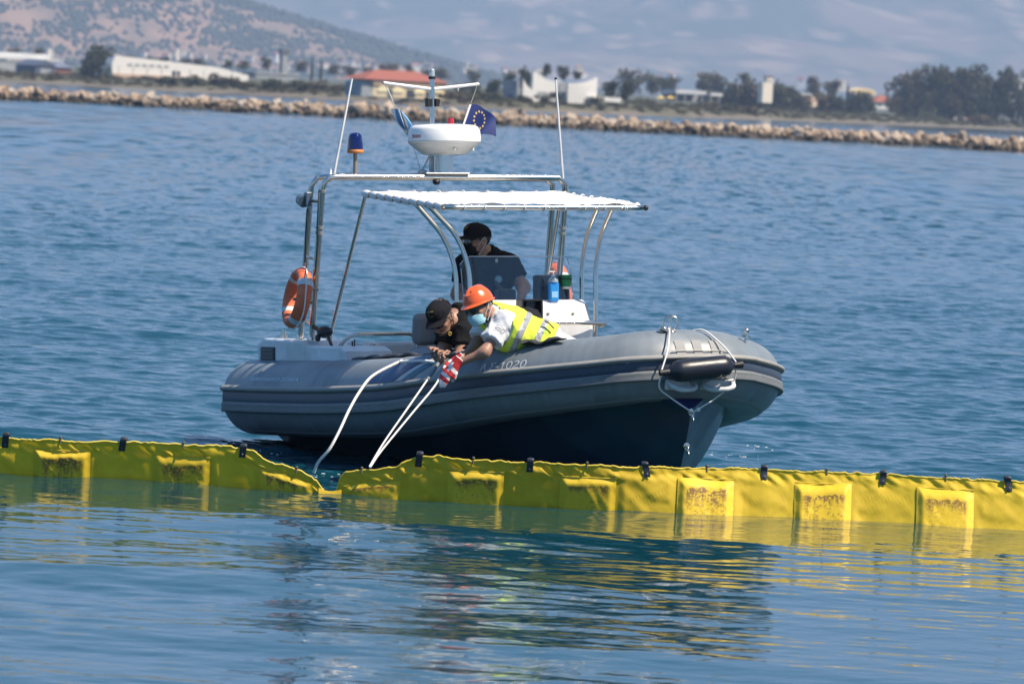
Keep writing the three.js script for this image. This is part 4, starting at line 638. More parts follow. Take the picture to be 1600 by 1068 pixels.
{
  // white registration marks painted on the tube
  const letters = (text, px, tint, file) => { const c = document.createElement('canvas'); c.width = 1024; c.height = 256; const g = c.getContext('2d'); g.clearRect(0, 0, 1024, 256); g.fillStyle = tint; g.font = px + 'px sans-serif'; g.textAlign = 'center'; g.textBaseline = 'middle'; g.setTransform(1, 0, -0.12, 1, 0, 0); g.fillText(text, 530, 128); const t = new THREE.CanvasTexture(c); t.colorSpace = THREE.SRGBColorSpace; return new THREE.MeshPhysicalMaterial({ map: t, alphaTest: 0.45, roughness: 0.6 }); };
  const patch = (x0, x1, a0, a1) => sheet(24, 6, (a, b) => { const p = tubeAt(uAtX(lerp(x0, x1, a)), lerp(a0, a1, b), 0.003); p.u = a; p.v = b; return p; });
  part(boat, 'registration_mark', patch(4.10, 4.47, 15, 35), letters('Λ.Σ-1020', 215, '#d4d6d8'));
  part(boat, 'stern_lettering', patch(0.42, 1.42, 22, 38), letters('ΛΙΜΕΝΙΚΟ ΣΩΜΑ', 128, '#dfe6ec'));
}

// ------------------------------------------------------------------ things hung on and set down in the boat
{
  // lifebuoys on the arch legs
  const orange = mat([0.82, 0.185, 0.075], 0.55, { map: blotch }), tape = mat([0.62, 0.62, 0.6], 0.4);
  const buoy = (at, label, tiltX, yaw) => {
    const o = onBoat('lifebuoy', label, 'lifebuoy', at, 'lifebuoys on the arch'), R = 0.185, r = 0.05;
    const tor = sheet(72, 18, (a, b) => { const t = -a * Math.PI * 2, q = b * Math.PI * 2; const p = V((R + r * 0.86 * Math.cos(q)) * Math.cos(t), (R + r * 0.86 * Math.cos(q)) * Math.sin(t), r * 1.15 * Math.sin(q)); p.u = a * 4; p.v = b; return p; });
    const turn = new THREE.Matrix4().makeRotationFromEuler(new THREE.Euler(tiltX, yaw, 0, 'YXZ'));
    const add = (n, g, m) => part(o, n, g.applyMatrix4(turn), m);
    add('ring', tor, orange);
    for (let k = 0; k < 4; k++) { const c = k * Math.PI / 2 + 0.6; add('reflective_tape', sheet(8, 18, (a, b) => { const t = c - (a - 0.5) * 0.26, q = b * Math.PI * 2, e = 0.0025; return V((R + (r * 0.86 + e) * Math.cos(q)) * Math.cos(t), (R + (r * 0.86 + e) * Math.cos(q)) * Math.sin(t), (r * 1.15 + e) * Math.sin(q)); }), tape); }
    const line = []; for (let i = 0; i < 32; i++) { const t = i / 32 * Math.PI * 2, sag = 0.012 * Math.cos(4 * (t - 0.6)); line.push(V((R + r + 0.008 + sag) * Math.cos(t), (R + r + 0.008 + sag) * Math.sin(t), 0.012 * Math.sin(t * 3))); }
    add('grab_line', new THREE.TubeGeometry(new THREE.CatmullRomCurve3(line, true), 120, 0.0055, 8, true), whiteRope);
    add('bracket', merge([plain(0.05, 0.02, 0.14, R * 0.9, -0.02, 0), plain(0.03, 0.05, 0.02, -R - 0.05, 0, 0.03)]), mat([0.16, 0.13, 0.1], 0.5));
    return o;
  };
  buoy([0.86, 1.135, 1.11], 'orange lifebuoy with white tape on the near rear leg of the arch', -0.2, -0.14);
  buoy([0.72, 1.17, -1.11], 'orange lifebuoy half hidden behind the console on the far arch leg', 0.1, -0.2);
}
{
  // sausage fender slung under the bow on cords
  const f = onBoat('fender', 'black sausage shaped fender hanging across the bow of the boat', 'fender', [5.30, 0.655, -0.005]);
  const prof = [[0.001, -0.25], [0.02, -0.25], [0.03, -0.235], [0.066, -0.2], [0.0765, -0.16], [0.078, -0.1], [0.078, 0.1], [0.0765, 0.16], [0.066, 0.2], [0.03, 0.235], [0.02, 0.25], [0.001, 0.25]].map((p) => new THREE.Vector2(...p));
  const tilt = (g) => g.rotateX(Math.PI / 2).rotateX(0.085).rotateY(-0.04);
  part(f, 'body', tilt(new THREE.LatheGeometry(prof, 40)), mat([0.014, 0.016, 0.026], 0.34, { map: blotch, bumpMap: repeat(grain, 3), bumpScale: 0.0006 }));
  part(f, 'eye', tilt(new THREE.CylinderGeometry(0.02, 0.026, 0.07, 16).translate(0, 0.275, 0)), blackPlastic); part(f, 'eye', tilt(new THREE.CylinderGeometry(0.02, 0.026, 0.07, 16).translate(0, -0.275, 0)), blackPlastic);
  const P = (x, y, z) => [x - 5.30, y - 0.655, z + 0.005];
  part(f, 'cord', [pipe([P(5.02, 0.93, 0.1), P(5.13, 0.90, 0.15), P(5.24, 0.78, 0.22), P(5.285, 0.64, 0.29)], 0.006, 8), pipe([P(5.285, 0.64, 0.285), P(5.235, 0.53, 0.28), P(5.2, 0.46, 0.18), P(5.18, 0.36, 0.01)], 0.0055, 8), pipe([P(5.0, 0.915, -0.1), P(5.08, 0.91, -0.15), P(5.22, 0.80, -0.225), P(5.29, 0.69, -0.285)], 0.006, 8), pipe([P(5.285, 0.685, -0.28), P(5.235, 0.56, -0.285), P(5.19, 0.45, -0.17), P(5.18, 0.36, -0.01)], 0.0055, 8), new THREE.SphereGeometry(0.016, 10, 8).translate(...P(5.185, 0.375, -0.04))], whiteRope);
}
{
  // hand gel bottle and a paper cup at the windscreen
  const b = onBoat('gel_bottle', 'clear pump bottle of blue hand gel on the console before the windscreen', 'bottle', [2.545, 1.098, -0.20]);
  part(b, 'bottle', box(0.05, 0.15, 0.078, 0, 0.078, 0, 0.018), mat([0.02, 0.24, 0.62], 0.12, { clearcoat: 1 })); part(b, 'shoulder', new THREE.LatheGeometry([[0.036, 0.15], [0.037, 0.162], [0.03, 0.178], [0.014, 0.186], [0.001, 0.187]].map((p) => new THREE.Vector2(...p)), 24), new THREE.MeshPhysicalMaterial({ color: 0xcfe2ea, roughness: 0.1, transmission: 0.6, thickness: 0.01 }));
  part(b, 'pump', [new THREE.CylinderGeometry(0.013, 0.015, 0.022, 16).translate(0, 0.196, 0), new THREE.CylinderGeometry(0.005, 0.005, 0.02, 10).translate(0, 0.214, 0), box(0.016, 0.009, 0.05, 0, 0.226, 0.012, 0.004)], whitePaint);
  part(b, 'label', plain(0.002, 0.045, 0.05, 0.0262, 0.06, 0), mat([0.25, 0.5, 0.72], 0.4));
  const c = onBoat('paper_cup', 'green paper cup with a white base behind the right end of the windscreen', 'cup', [2.43, 1.20, -0.36]);
  part(c, 'cup', new THREE.LatheGeometry([[0.001, 0], [0.03, 0.001], [0.032, 0.012], [0.04, 0.1], [0.042, 0.102], [0.0395, 0.101]].map((p) => new THREE.Vector2(...p)), 32), mat([0.02, 0.22, 0.07], 0.5)); part(c, 'cup_base', new THREE.LatheGeometry([[0.001, -0.004], [0.031, -0.003], [0.0335, 0.014], [0.032, 0.016]].map((p) => new THREE.Vector2(...p)), 32), whitePaint); part(c, 'holder', [rod([2.40 - 2.4, -0.1, 0], [0, 0, 0], 0.012), new THREE.TorusGeometry(0.041, 0.004, 8, 28).rotateX(Math.PI / 2).translate(0, 0.07, 0)], blackPlastic);
}
{
  // flags on their halyards
  const eu = onBoat('flag', 'dark blue flag with a ring of gold stars flying right of the radar dome', 'flag', [0.86, 2.62, -0.33]);
  const T0 = [V(-0.02, -0.03, 0.0), V(-0.02, -0.2, 0.065), V(-0.05, -0.13, -0.23), V(-0.05, -0.275, -0.205)];
  const at = (a, b) => { const p = T0[0].clone().lerp(T0[1], b), q = T0[2].clone().lerp(T0[3], b); const r = p.lerp(q, a); r.x += 0.035 * Math.sin(a * 5.2 + b * 2) * a; r.y += 0.02 * Math.sin(a * 3.14) * (1 - b) + 0.008 * Math.sin(a * 9); return r; };
  const flagBlue = mat([0.006, 0.02, 0.13], 0.7, { side: THREE.DoubleSide, bumpMap: repeat(weave, 4), bumpScale: 0.0006 });
  part(eu, 'cloth', sheet(36, 20, at), flagBlue);
  const gold = mat([0.62, 0.47, 0.16], 0.6, { side: THREE.DoubleSide });
  for (let k = 0; k < 12; k++) { const t = k / 12 * Math.PI * 2, a = 0.42 + 0.2 * Math.cos(t), b = 0.5 + 0.32 * Math.sin(t), pts = []; for (let i = 0; i < 10; i++) { const q = i / 10 * Math.PI * 2, r = i % 2 ? 0.022 : 0.05; pts.push([r * Math.cos(q), r * Math.sin(q)]); } for (const s of [1, -1]) { const c = at(a, b), g = new THREE.BufferGeometry(), v = []; const P = (x, y) => { const w = at(a + x * 0.9, b + y * 1.4); w.x += 0.003 * s; return w; }; for (let i = 0; i < 10; i++) { const p = P(...pts[i]), q = P(...pts[(i + 1) % 10]), o = P(0, 0); v.push(...o.toArray(), ...p.toArray(), ...q.toArray()); } g.setAttribute('position', new THREE.Float32BufferAttribute(v, 3)); g.computeVertexNormals(); if (s > 0) part(eu, 'star', g, gold); } }
  part(eu, 'hoist', sheet(2, 12, (a, b) => { const p = at(0, b); p.z += 0.016 * (1 - a) ; p.y += 0.0; return p; }), mat([0.7, 0.7, 0.7], 0.8, { side: THREE.DoubleSide })); part(eu, 'halyard', [pipe([[0.02, 0.125, -0.033], [0.0, 0.06, -0.018], [-0.02, -0.02, 0.006]], 0.0035, 6), pipe([[-0.02, -0.2, 0.075], [0, -0.4, 0.17]], 0.003, 6)], mat([0.5, 0.48, 0.36], 0.8));
  const gr = onBoat('flag', 'limp folded flag in blue and white stripes left of the radar dome', 'flag', [0.86, 2.60, 0.31]);
  const fold = (a, b) => { const y = -0.05 - b * 0.17, cz = -0.015 - b * 0.1, w = 0.012 + 0.036 * Math.sin(Math.PI * (0.12 + 0.8 * b)); return V(0.045 * Math.sin(a * 11 + b * 2), y - 0.05 * Math.sin(a * 3.1) * b, cz + w * (a - 0.5) * 1.5 + 0.012 * Math.sin(a * 14)); };
  const stripes = [mat([0.11, 0.30, 0.56], 0.75, { side: THREE.DoubleSide }), mat([0.74, 0.76, 0.78], 0.75, { side: THREE.DoubleSide })];
  for (let k = 0; k < 8; k++) part(gr, 'stripe', sheet(6, 20, (a, b) => fold((k + a) / 8, b)), stripes[k % 2]);
  part(gr, 'halyard', [pipe([[0.02, 0.14, 0.095], [0.01, 0.07, 0.05], [0, 0, 0.015]], 0.0035, 6), pipe([[0, -0.21, -0.11], [0.1, -0.5, -0.16]], 0.003, 6), pipe([[0.02, 0.13, 0.088], [0.01, 0.0, 0.02], [0, -0.12, -0.04]], 0.003, 6)], mat([0.45, 0.5, 0.5], 0.8));
}
// ------------------------------------------------------------------ the yellow containment boom: two lengths that meet at a gap
{
  const at0 = (px, py, D = 38.16) => spot(px, py, D);
  // top edge and waterline, read off as heights along x
  const X = (px) => (px - 785) / 233.2;
  const LEFT = { top: [[-90, 0.262], [0, 0.258], [60, 0.262], [120, 0.262], [185, 0.274], [280, 0.275], [330, 0.277], [372, 0.272], [388, 0.255], [410, 0.192], [460, 0.142], [488, 0.078], [501, 0.01]], x0: -90, x1: 501 };
  const RIGHT = { top: [[522, 0.005], [527, 0.1], [535, 0.135], [560, 0.155], [607, 0.185], [640, 0.255], [654, 0.272], [683, 0.282], [705, 0.265], [770, 0.272], [828, 0.272], [879, 0.272], [933, 0.275], [1005, 0.275], [1060, 0.278], [1143, 0.29], [1237, 0.295], [1375, 0.305], [1450, 0.307], [1600, 0.31], [1690, 0.31]], x0: 522, x1: 1690 };
  const stain = (s, strong) => {
    const size = 256, lo = [0.76, 0.52, 0.016], d = new Uint8Array(size * size * 4);
    for (let j = 0; j < size; j++) for (let i = 0; i < size; i++) {
      const u = i / size, v = j / size, e = smooth(u, 0.1, 0.2) * (1 - smooth(u, 0.82, 0.92)), top = 0.74 + 0.06 * noise(u * 5, s) + 0.04 * noise(u * 17, s);
      const run = (0.35 + 0.9 * smooth(noise(u * 2.2, s * 3.1, 7) + 0.25 * Math.sin(s * 2.7) * (u - 0.5) * 4, -0.6, 0.5)) * 0.2 + strong * 0.42 * Math.max(0, 0.45 + noise(u * 9, s, 2) + 0.5 * noise(u * 31, s, 3)), down = (top - v) / run;
      const grit = fbm(u * 40, v * 26, s, 4) + 0.35 * fbm(u * 60, v * 6, s + 9, 3), spots = smooth(fbm(u * 22, v * 20, s + 4, 4), 0.22, 0.32) * 0.7 * (1 - smooth(v, 0.6, 0.75));
      let k = e * Math.max(smooth(down, -0.06, 0.06) * (1 - smooth(down, 0.25, 1.1)) * smooth(grit, -0.45, 0.1) * (0.75 + 0.3 * strong), spots * strong);
      k = clamp(k, 0, 1) * 0.92; const o = (j * size + i) * 4, g = 0.94 + 0.12 * noise(u * 60, v * 60, s), r = [0.19, 0.085, 0.022];
      for (let c = 0; c < 3; c++) d[o + c] = Math.round(255 * Math.pow(clamp(lerp(lo[c], r[c], k) * g, 0, 1), 1 / 2.2)); d[o + 3] = 255;
    }
    const t = new THREE.DataTexture(d, size, size); t.colorSpace = THREE.SRGBColorSpace; t.magFilter = THREE.LinearFilter; t.minFilter = THREE.LinearMipmapLinearFilter; t.needsUpdate = true; return t;
  };
  const dirt = makeTexture(512, (u, v) => { const n = fbm(u * 9, v * 9, 3, 5), s = fbm(u * 60, v * 8, 5, 3); return [0.92 + 0.12 * n + 0.05 * s, 0.9 + 0.14 * n + 0.06 * s, 0.8 + 0.3 * n]; });
  const fabric = mat([0.86, 0.60, 0.015], 0.42, { map: repeat(dirt, 1.3), side: THREE.DoubleSide, transmission: 0.34, thickness: 0 , bumpMap: repeat(weave, 30), bumpScale: 0.0004});
  fabric.roughness = 0.75;
  const hem = mat([0.70, 0.55, 0.06], 0.6, { map: repeat(dirt, 2) });
  function section(name, label, S, blocks, straps, knobs, lean, group) {
    const o = thing(name, label, 'boom', V(0, 0, BOOM_Z), group);
    const height = (px) => curve(S.top, px), wx = X;
    // where the sheet stands: it leans, folds between its floats, and puckers under the hem
    const point = (px, t, proud = 0, flat = false) => {
      const H = height(px), y = lerp(-0.3, H, t), x = wx(px), l = lean(px);
      let z = y * l * -1 + 0.03 * Math.sin(x * 1.3) + 0.3 * smooth(px, 1150, 1700);
      const clear = blocks.reduce((k, b) => Math.min(k, smooth(Math.abs(px - b.px), 46, 60)), 1), low = 1 - smooth(y, H - 0.1, H - 0.06), damp = flat ? 0 : 1 - (1 - clear) * low;
      const band = smooth(y, H - 0.085, H - 0.03), mid = smooth(y, -0.2, 0.02) * (1 - band);
      z += damp * mid * (0.016 * noise(x * 5, y * 2.5, 2) + 0.009 * noise(x * 9 + y * 9, y * 9, 5) + 0.004 * Math.abs(noise(x * 22 - y * 30, y * 14, 8)));
      z += band * 0.007 * noise(x * 20, y * 10, 4) + smooth(y, H - 0.12, H - 0.05) * (1 - smooth(y, H - 0.035, H)) * (flat ? 0.2 : 1) * 0.015 * noise(x * 19 + y * 24, y * 14, 14);
      for (const b of blocks) { const c = Math.abs(px - b.px) / 44; z += 0.012 * (1 - smooth(c, 0.9, 1.6)); }
      const yy = y + (t > 0.99 ? 0.006 * noise(x * 22, 3, 1) + 0.003 * noise(x * 60, 7, 2) : 0);
      return V(x, yy, z + proud);
    };
    const n = Math.round((S.x1 - S.x0) * 0.75);
    part(o, 'skirt', sheet(n, 44, (a, b) => { const p = point(lerp(S.x0, S.x1, a), b); p.u = p.x; p.v = p.y; return p; }), fabric);
    const edge = []; for (let i = 0; i <= n; i++) { const p = point(lerp(S.x0, S.x1, i / n), 1); p.y += 0.001; edge.push(p); }
    part(o, 'hem', new THREE.TubeGeometry(new THREE.CatmullRomCurve3(edge), n * 2, 0.0065, 8), hem);
    for (const b of blocks) {
      const w = 0.38, H = b.top, m = mat([1, 1, 1], 0.6, { map: stain(b.px * 0.37, b.dirt) });
      const g = sheet(34, 30, (a, c) => {
        const px = b.px + (a - 0.5) * w * 233.2, y = lerp(-0.28, H, c), base = point(px, (y + 0.3) / (height(px) + 0.3), 0.008, true);
        const e = Math.min(smooth(a, 0, 0.13), smooth(1 - a, 0, 0.13)), f = smooth(1 - c, 0, 0.09), puff = b.depth * Math.min(e, f) * (1 + 0.05 * Math.sin(a * 7 + b.px)) + 0.003 * noise(a * 4, c * 4, b.px) * Math.min(1, e + 0.3) + 0.002 * noise(a * 11 + c * 8, c * 9, b.px);
        const tug = b.warp ? b.warp * (a - 0.5) * (c - 0.2) : 0;
        const p = V(base.x, y + 0.006 * Math.sin(a * 6 + b.px) * c + tug, base.z + puff); p.u = a; p.v = clamp((y + 0.02) / (H + 0.02), 0, 1); return p;
      });
      part(o, 'float_pocket', g, m);
      part(o, 'pocket_seam', [pipe([[-0.5, 1], [0, 1], [0.5, 1]].map(([q]) => point(b.px + q * w * 233.2, (H + 0.004 + 0.3) / (height(b.px) + 0.3), 0.004).toArray()), 0.003, 6)], hem);
    }
    for (const [px, tilt] of straps) {
      const p = point(px, 1), q = point(px, (height(px) + 0.3 - 0.06) / (height(px) + 0.3), 0.006);
      const c = new THREE.CatmullRomCurve3([V(p.x + tilt * 0.02, q.y, q.z + 0.006), V(p.x, p.y - 0.012, p.z + 0.02), V(p.x - tilt * 0.02, p.y + 0.026, p.z + 0.026), V(p.x - tilt * 0.025, p.y + 0.036, p.z + 0.002), V(p.x - tilt * 0.02, p.y + 0.02, p.z - 0.022), V(p.x, p.y - 0.02, p.z - 0.012)]);
      const strap = sheet(28, 6, (a, b) => { const r = c.getPoint(a), bulge = 0.0035 * Math.sin(b * Math.PI); return V(r.x + (b - 0.5) * 0.044 , r.y + bulge, r.z + bulge * 0.5); }), back = sheet(28, 6, (a, b) => { const r = c.getPoint(a); return V(r.x + (0.5 - b) * 0.044, r.y - 0.0035, r.z - 0.004); });
      const s = part(o, 'strap', [strap, back], mat([0.028, 0.032, 0.042], 0.4, { side: THREE.DoubleSide }));
      part(s, 'rivet', new THREE.SphereGeometry(0.008, 12, 8).scale(1, 1, 0.5).translate(p.x + tilt * 0.015, q.y + 0.018, q.z + 0.014), mat([0.12, 0.12, 0.13], 0.35, { metalness: 0.6 }));
    }
    for (const px of knobs) { const p = point(px, 1); part(o, 'toggle', [new THREE.SphereGeometry(0.011, 10, 8).translate(p.x, p.y + 0.018, p.z), rod([p.x, p.y - 0.02, p.z + 0.01], [p.x, p.y + 0.02, p.z], 0.006)], mat([0.09, 0.07, 0.05], 0.6)); }
    return { o, point, height };
  }
  const B = (px, top, depth, dirt, warp) => ({ px, top, depth, dirt, warp });
  const left = section('containment_boom', 'left length of yellow floating boom, its right end sagging into the water', LEFT,
    [B(91, 0.192, 0.03, 1.05), B(278, 0.19, 0.018, 0.75), B(440, 0.1, 0.02, 0.9, -0.12)], [[2, -0.2], [185, -0.3], [373, -0.2]], [88, 280, 458], () => -0.3, 'lengths of yellow boom');
  const right = section('containment_boom', 'right length of yellow floating boom crossing in front of the bow', RIGHT,
    [B(577, 0.075, 0.012, 0.8, 0.08), B(739, 0.19, 0.024, 0.62), B(915, 0.19, 0.024, 0.5), B(1100, 0.212, 0.034, 0.85), B(1284, 0.222, 0.036, 0.75, 0.03), B(1474, 0.235, 0.032, 0.5, -0.025)],
    [[649, -0.2], [823, -0.1], [1005, 0.5], [1191, 0], [1377, -0.1], [1571, 0.35]], [560, 734, 912, 1101, 1289, 1474], (px) => lerp(-0.26, 0.42, smooth(px, 900, 1120)), 'lengths of yellow boom');
  part(right.o, 'coupling', sheet(12, 6, (a, b) => V(X(lerp(494, 530, a)), lerp(-0.1, 0.028, b) - 0.02 * Math.sin(a * Math.PI), 0.02 * Math.sin(b * 3) - 0.01)), fabric);
}
// ------------------------------------------------------------------ ropes
{
  const braid = (pts, r, strands = 3, pitch = 0.05) => {
    const c = new THREE.CatmullRomCurve3(pts, false, 'centripetal'), L = c.getLength(), n = Math.round(L / 0.008), f = c.computeFrenetFrames(n, false), out = [];
    for (let s = 0; s < strands; s++) { const p = []; for (let i = 0; i <= n; i++) { const q = c.getPointAt(i / n), a = i / n * L / pitch * Math.PI * 2 + s * Math.PI * 2 / strands; p.push(q.addScaledVector(f.normals[i], Math.cos(a) * r * 0.52).addScaledVector(f.binormals[i], Math.sin(a) * r * 0.52)); } out.push(new THREE.TubeGeometry(new THREE.CatmullRomCurve3(p), n, r * 0.56, 6)); }
    return merge(out);
  };
  const rope = (name, label, pts, r, group, m = whiteRope) => { const base = pts[0].clone(), o = thing(name, label, 'rope', base, group); part(o, 'strands', braid(pts.map((p) => p.clone().sub(base)), r, 3, r * 5), m); return o; };
  const onTube = (x, ang, lift) => tubeAt(uAtX(x), ang, lift).applyMatrix4(boat.matrixWorld);
  rope('mooring_rope', 'thick twisted white rope hanging over the tube and trailing into the water', [spot(683, 566, 39.72), spot(655, 563, 40.0), spot(627, 565, 40.2), onTube(3.05, 78, 0.012).lerp(spot(606, 573, 40.3), 0.5), spot(585, 585, 40.1), spot(563, 610, 39.75), spot(545, 641, 39.5), spot(529, 675, 39.35), spot(514, 702, 39.3), spot(497, 722, 39.35), spot(490, 738, 39.4)], 0.0105);
  const thin = rope('tow_rope', 'thin white rope with a grey spliced end running from the bare hand to the boom', [spot(685, 567, 39.55), spot(667, 594, 39.2), spot(633, 643, 38.8), spot(599, 692, 38.45), spot(577, 729, 38.2)], 0.0072, 'ropes pulled up from the boom');
  { const p = [spot(685, 567, 39.55), spot(676, 581, 39.37), spot(667.5, 593, 39.21)], b = thin.position; part(thin, 'splice', pipe(p.map((q) => q.clone().sub(b).toArray()), 0.0125, 10), mat([0.16, 0.19, 0.21], 0.7)); }
  rope('tow_rope', 'thin white rope running from the red and white glove to the boom', [spot(688, 588, 39.15), spot(679, 603, 39.05), spot(640, 650, 38.7), spot(592, 709, 38.33), spot(578, 730, 38.18)], 0.0072, 'ropes pulled up from the boom');
}
// ------------------------------------------------------------------ people
{
  const toCam = lookAxis.clone().negate(), dir = (r, u, t) => V(0, 0, 0).addScaledVector(rightAxis, r).addScaledVector(upAxis, u).addScaledVector(toCam, t).normalize();
  const skinMat = mat([0.40, 0.215, 0.145], 0.5, { map: blotch, sheen: 0.2 }), hairMat = mat([0.03, 0.025, 0.022], 0.7, { bumpMap: repeat(grain, 30), bumpScale: 0.002 });
  const greyHair = mat([0.16, 0.14, 0.13], 0.8, { bumpMap: repeat(grain, 30), bumpScale: 0.002 });
  const cloth = (c, r = 0.92) => mat(c, r, { bumpMap: repeat(weave, 22), bumpScale: 0.0005, specularIntensity: 0.4 });
  const ell = (x, y, z, cx, cy, cz, a, b, c) => { const X = (x - cx) / a, Y = (y - cy) / b, Z = (z - cz) / c, k = Math.hypot(X, Y, Z); return (k - 1) * Math.min(a, b, c); };
  // the head: +z the face, +y up, origin between the ears at the height of the eyes
  function headField(x, y, z) {
    const ax = Math.abs(x);
    let d = ell(x, y, z, 0, 0.042, -0.015, 0.079, 0.088, 0.1);
    d = smin(d, cone(x, y, z, [0, -0.02, 0.018, 0, -0.085, 0.052, 0.064, 0.028]), 0.03);
    d = smin(d, cone(ax, y, z, [0.05, -0.03, 0.0, 0.03, -0.085, 0.04, 0.02, 0.02]), 0.025);
    d = smin(d, cone(ax, y, z, [0.044, -0.02, 0.056, 0.03, -0.03, 0.066, 0.02, 0.018]), 0.02);
    d = smin(d, cone(ax, y, z, [0.012, 0.024, 0.082, 0.046, 0.02, 0.066, 0.012, 0.01]), 0.014);
    d = smax(d, -(Math.hypot(ax - 0.031, y + 0.001, z - 0.1) - 0.017), 0.012);
    d = smin(d, Math.hypot(ax - 0.031, y - 0.001, z - 0.073) - 0.0125, 0.004);
    d = smin(d, cone(x, y, z, [0, 0.012, 0.086, 0, -0.032, 0.107, 0.009, 0.0125]), 0.012);
    d = smin(d, cone(ax, y, z, [0.008, -0.037, 0.097, 0.014, -0.036, 0.092, 0.009, 0.007]), 0.008);
    d = smin(d, cone(ax, y, z, [0, -0.056, 0.0905, 0.02, -0.059, 0.079, 0.007, 0.004]), 0.005);
    d = smin(d, cone(ax, y, z, [0, -0.069, 0.087, 0.017, -0.066, 0.078, 0.008, 0.004]), 0.005);
    d = smin(d, ell(x, y, z, 0, -0.097, 0.066, 0.024, 0.018, 0.02), 0.02);
    d = smin(d, ell(ax, y, z, 0.079, -0.006, -0.012, 0.010, 0.033, 0.02), 0.008);
    d = smax(d, -ell(ax, y, z, 0.09, -0.002, -0.006, 0.008, 0.02, 0.011), 0.006);
    return d;
  }
  const inHead = (f, lo, hi, cell) => meshField(f, lo, hi, cell);
  const headGeo = inHead(headField, [-0.105, -0.135, -0.13], [0.105, 0.145, 0.135], 0.0042);
  const hairGeo = inHead((x, y, z) => Math.max(ell(x, y, z, 0, 0.042, -0.016, 0.0835, 0.0925, 0.1045) + 0.003 * noise(x * 90, y * 60, z * 90), z - 0.03 - 0.5 * (y - 0.03), -0.055 - y - (Math.abs(x) > 0.05 ? -0.02 : 0.0)), [-0.1, -0.08, -0.13], [0.1, 0.145, 0.1], 0.0055);
  // a hand: wrist at the origin, fingers along +y, palm towards +z, thumb at +x times side
  function handField(curl, side, spread = 1, fat = 1) {
    const caps = [], F = [[-0.03, 0.083, 0.9], [-0.0105, 0.09, 1.0], [0.0105, 0.089, 0.95], [0.031, 0.08, 0.76]];
    F.forEach(([x, y, k], i) => {
      const X = -x * side; caps.push([X * 0.55, 0.008, 0, X, y, -0.002, 0.017 * fat, 0.0115 * fat]);
      let a = 0.12 + (Array.isArray(curl) ? curl[i] : curl) * 0.55, p = [X, y, -0.002]; const L = [0.044 * k, 0.028 * k, 0.022 * k], r = [0.0098, 0.0088, 0.0078, 0.0068];
      for (let j = 0; j < 3; j++) { const q = [p[0] + X * 0.1 * spread * L[j] / 0.044, p[1] + Math.cos(a) * L[j], p[2] + Math.sin(a) * L[j]]; caps.push([...p, ...q, r[j] * fat, r[j + 1] * fat]); p = q; a += (Array.isArray(curl) ? curl[i] : curl) * 0.8; }
    });
    const s = side; caps.push([0.012 * s, 0.016, 0.004, 0.036 * s, 0.05, 0.016, 0.017 * fat, 0.0125 * fat], [0.036 * s, 0.05, 0.016, 0.047 * s, 0.077, 0.026, 0.0115 * fat, 0.0095 * fat], [0.047 * s, 0.077, 0.026, 0.046 * s, 0.1, 0.036, 0.0095 * fat, 0.0075 * fat]);
    caps.push([0, -0.035, 0, 0, 0.02, 0, 0.025 * fat, 0.024 * fat]);
    return [blend(caps, 0.008), caps];
  }
  const frame = (at, y, z) => { const Y = y.clone().normalize(), Z = z.clone().addScaledVector(Y, -z.dot(Y)).normalize(), X = Y.clone().cross(Z); return new THREE.Matrix4().makeBasis(X, Y, Z).setPosition(at); };
  const headFrame = (at, face, up) => { const Z = face.clone().normalize(), Y = up.clone().addScaledVector(Z, -up.dot(Z)).normalize(), X = Y.clone().cross(Z); return new THREE.Matrix4().makeBasis(X, Y, Z).setPosition(at); };

  function person(label, base, J, rad, head, hands) {
    const o = thing('person', label, 'person', base), rel = (p) => p.clone().sub(base), j = {};
    for (const k in J) j[k] = rel(J[k]);
    const torso = [cap(j.hips, j.waist, rad.hips, rad.waist), cap(j.waist, j.chest, rad.waist, rad.chest), cap(j.chestA, j.chestB, rad.side, rad.side), cap(j.chest, j.neck, rad.chest * 0.85, 0.06), cap(j.neck, j.shL, 0.055, rad.shoulder), cap(j.neck, j.shR, 0.055, rad.shoulder), cap(j.hipL, j.hipR, rad.hips * 0.9)];
    const arms = ['L', 'R'].map((s) => [cap(j['sh' + s], j['el' + s], rad.shoulder * 0.92, rad.elbow), cap(j['el' + s], j['wr' + s], rad.elbow * 0.98, rad.wrist)]);
    const legs = ['L', 'R'].map((s) => [cap(j['hip' + s], j['kn' + s], 0.088, 0.06), cap(j['kn' + s], j['an' + s], 0.058, 0.04), cap(j['an' + s], j['to' + s], 0.042, 0.034)]);
    const H = headFrame(rel(head.at), head.face, head.up), skull = V(0, -0.05, -0.035).applyMatrix4(H);
    const all = [...torso, cap(j.neck, skull, 0.062, 0.058), ...arms.flat(), ...legs.flat()];
    const [lo, hi] = boundsOf(all, 0.03), f = blend(all, 0.05);
    const list = [meshField(f, lo, hi, 0.0125), headGeo.clone().applyMatrix4(H)];
    const handParts = hands.map((h) => { const [hf, caps] = handField(h.curl, h.side, h.spread ?? 1), [a, b] = boundsOf(caps, 0.02); const M = frame(rel(h.at), h.dir, h.palm); list.push(meshField(hf, a, b, 0.0034).applyMatrix4(M)); return { M, h }; });
    const body = part(o, 'body', list, skinMat);
    return { o, j, torso, arms, legs, H, handParts, body, rel, inHeadSpace: (g) => g.applyMatrix4(H) };
  }
  const grown = (caps, a, b = a) => caps.map((c) => [...c.slice(0, 6), c[6] + a, c[7] + b]);
  const creases = (x, y, z, s) => { const n = noise(x * 11 + s, y * 11, z * 11), m = noise(x * 27 + n * 2, y * 22 + s, z * 27); return -0.011 * (1 - Math.abs(n)) ** 3 + 0.006 * m - 0.005 * (1 - Math.abs(noise(x * 19 + y * 9, y * 15 + s, z * 19))) ** 4; };
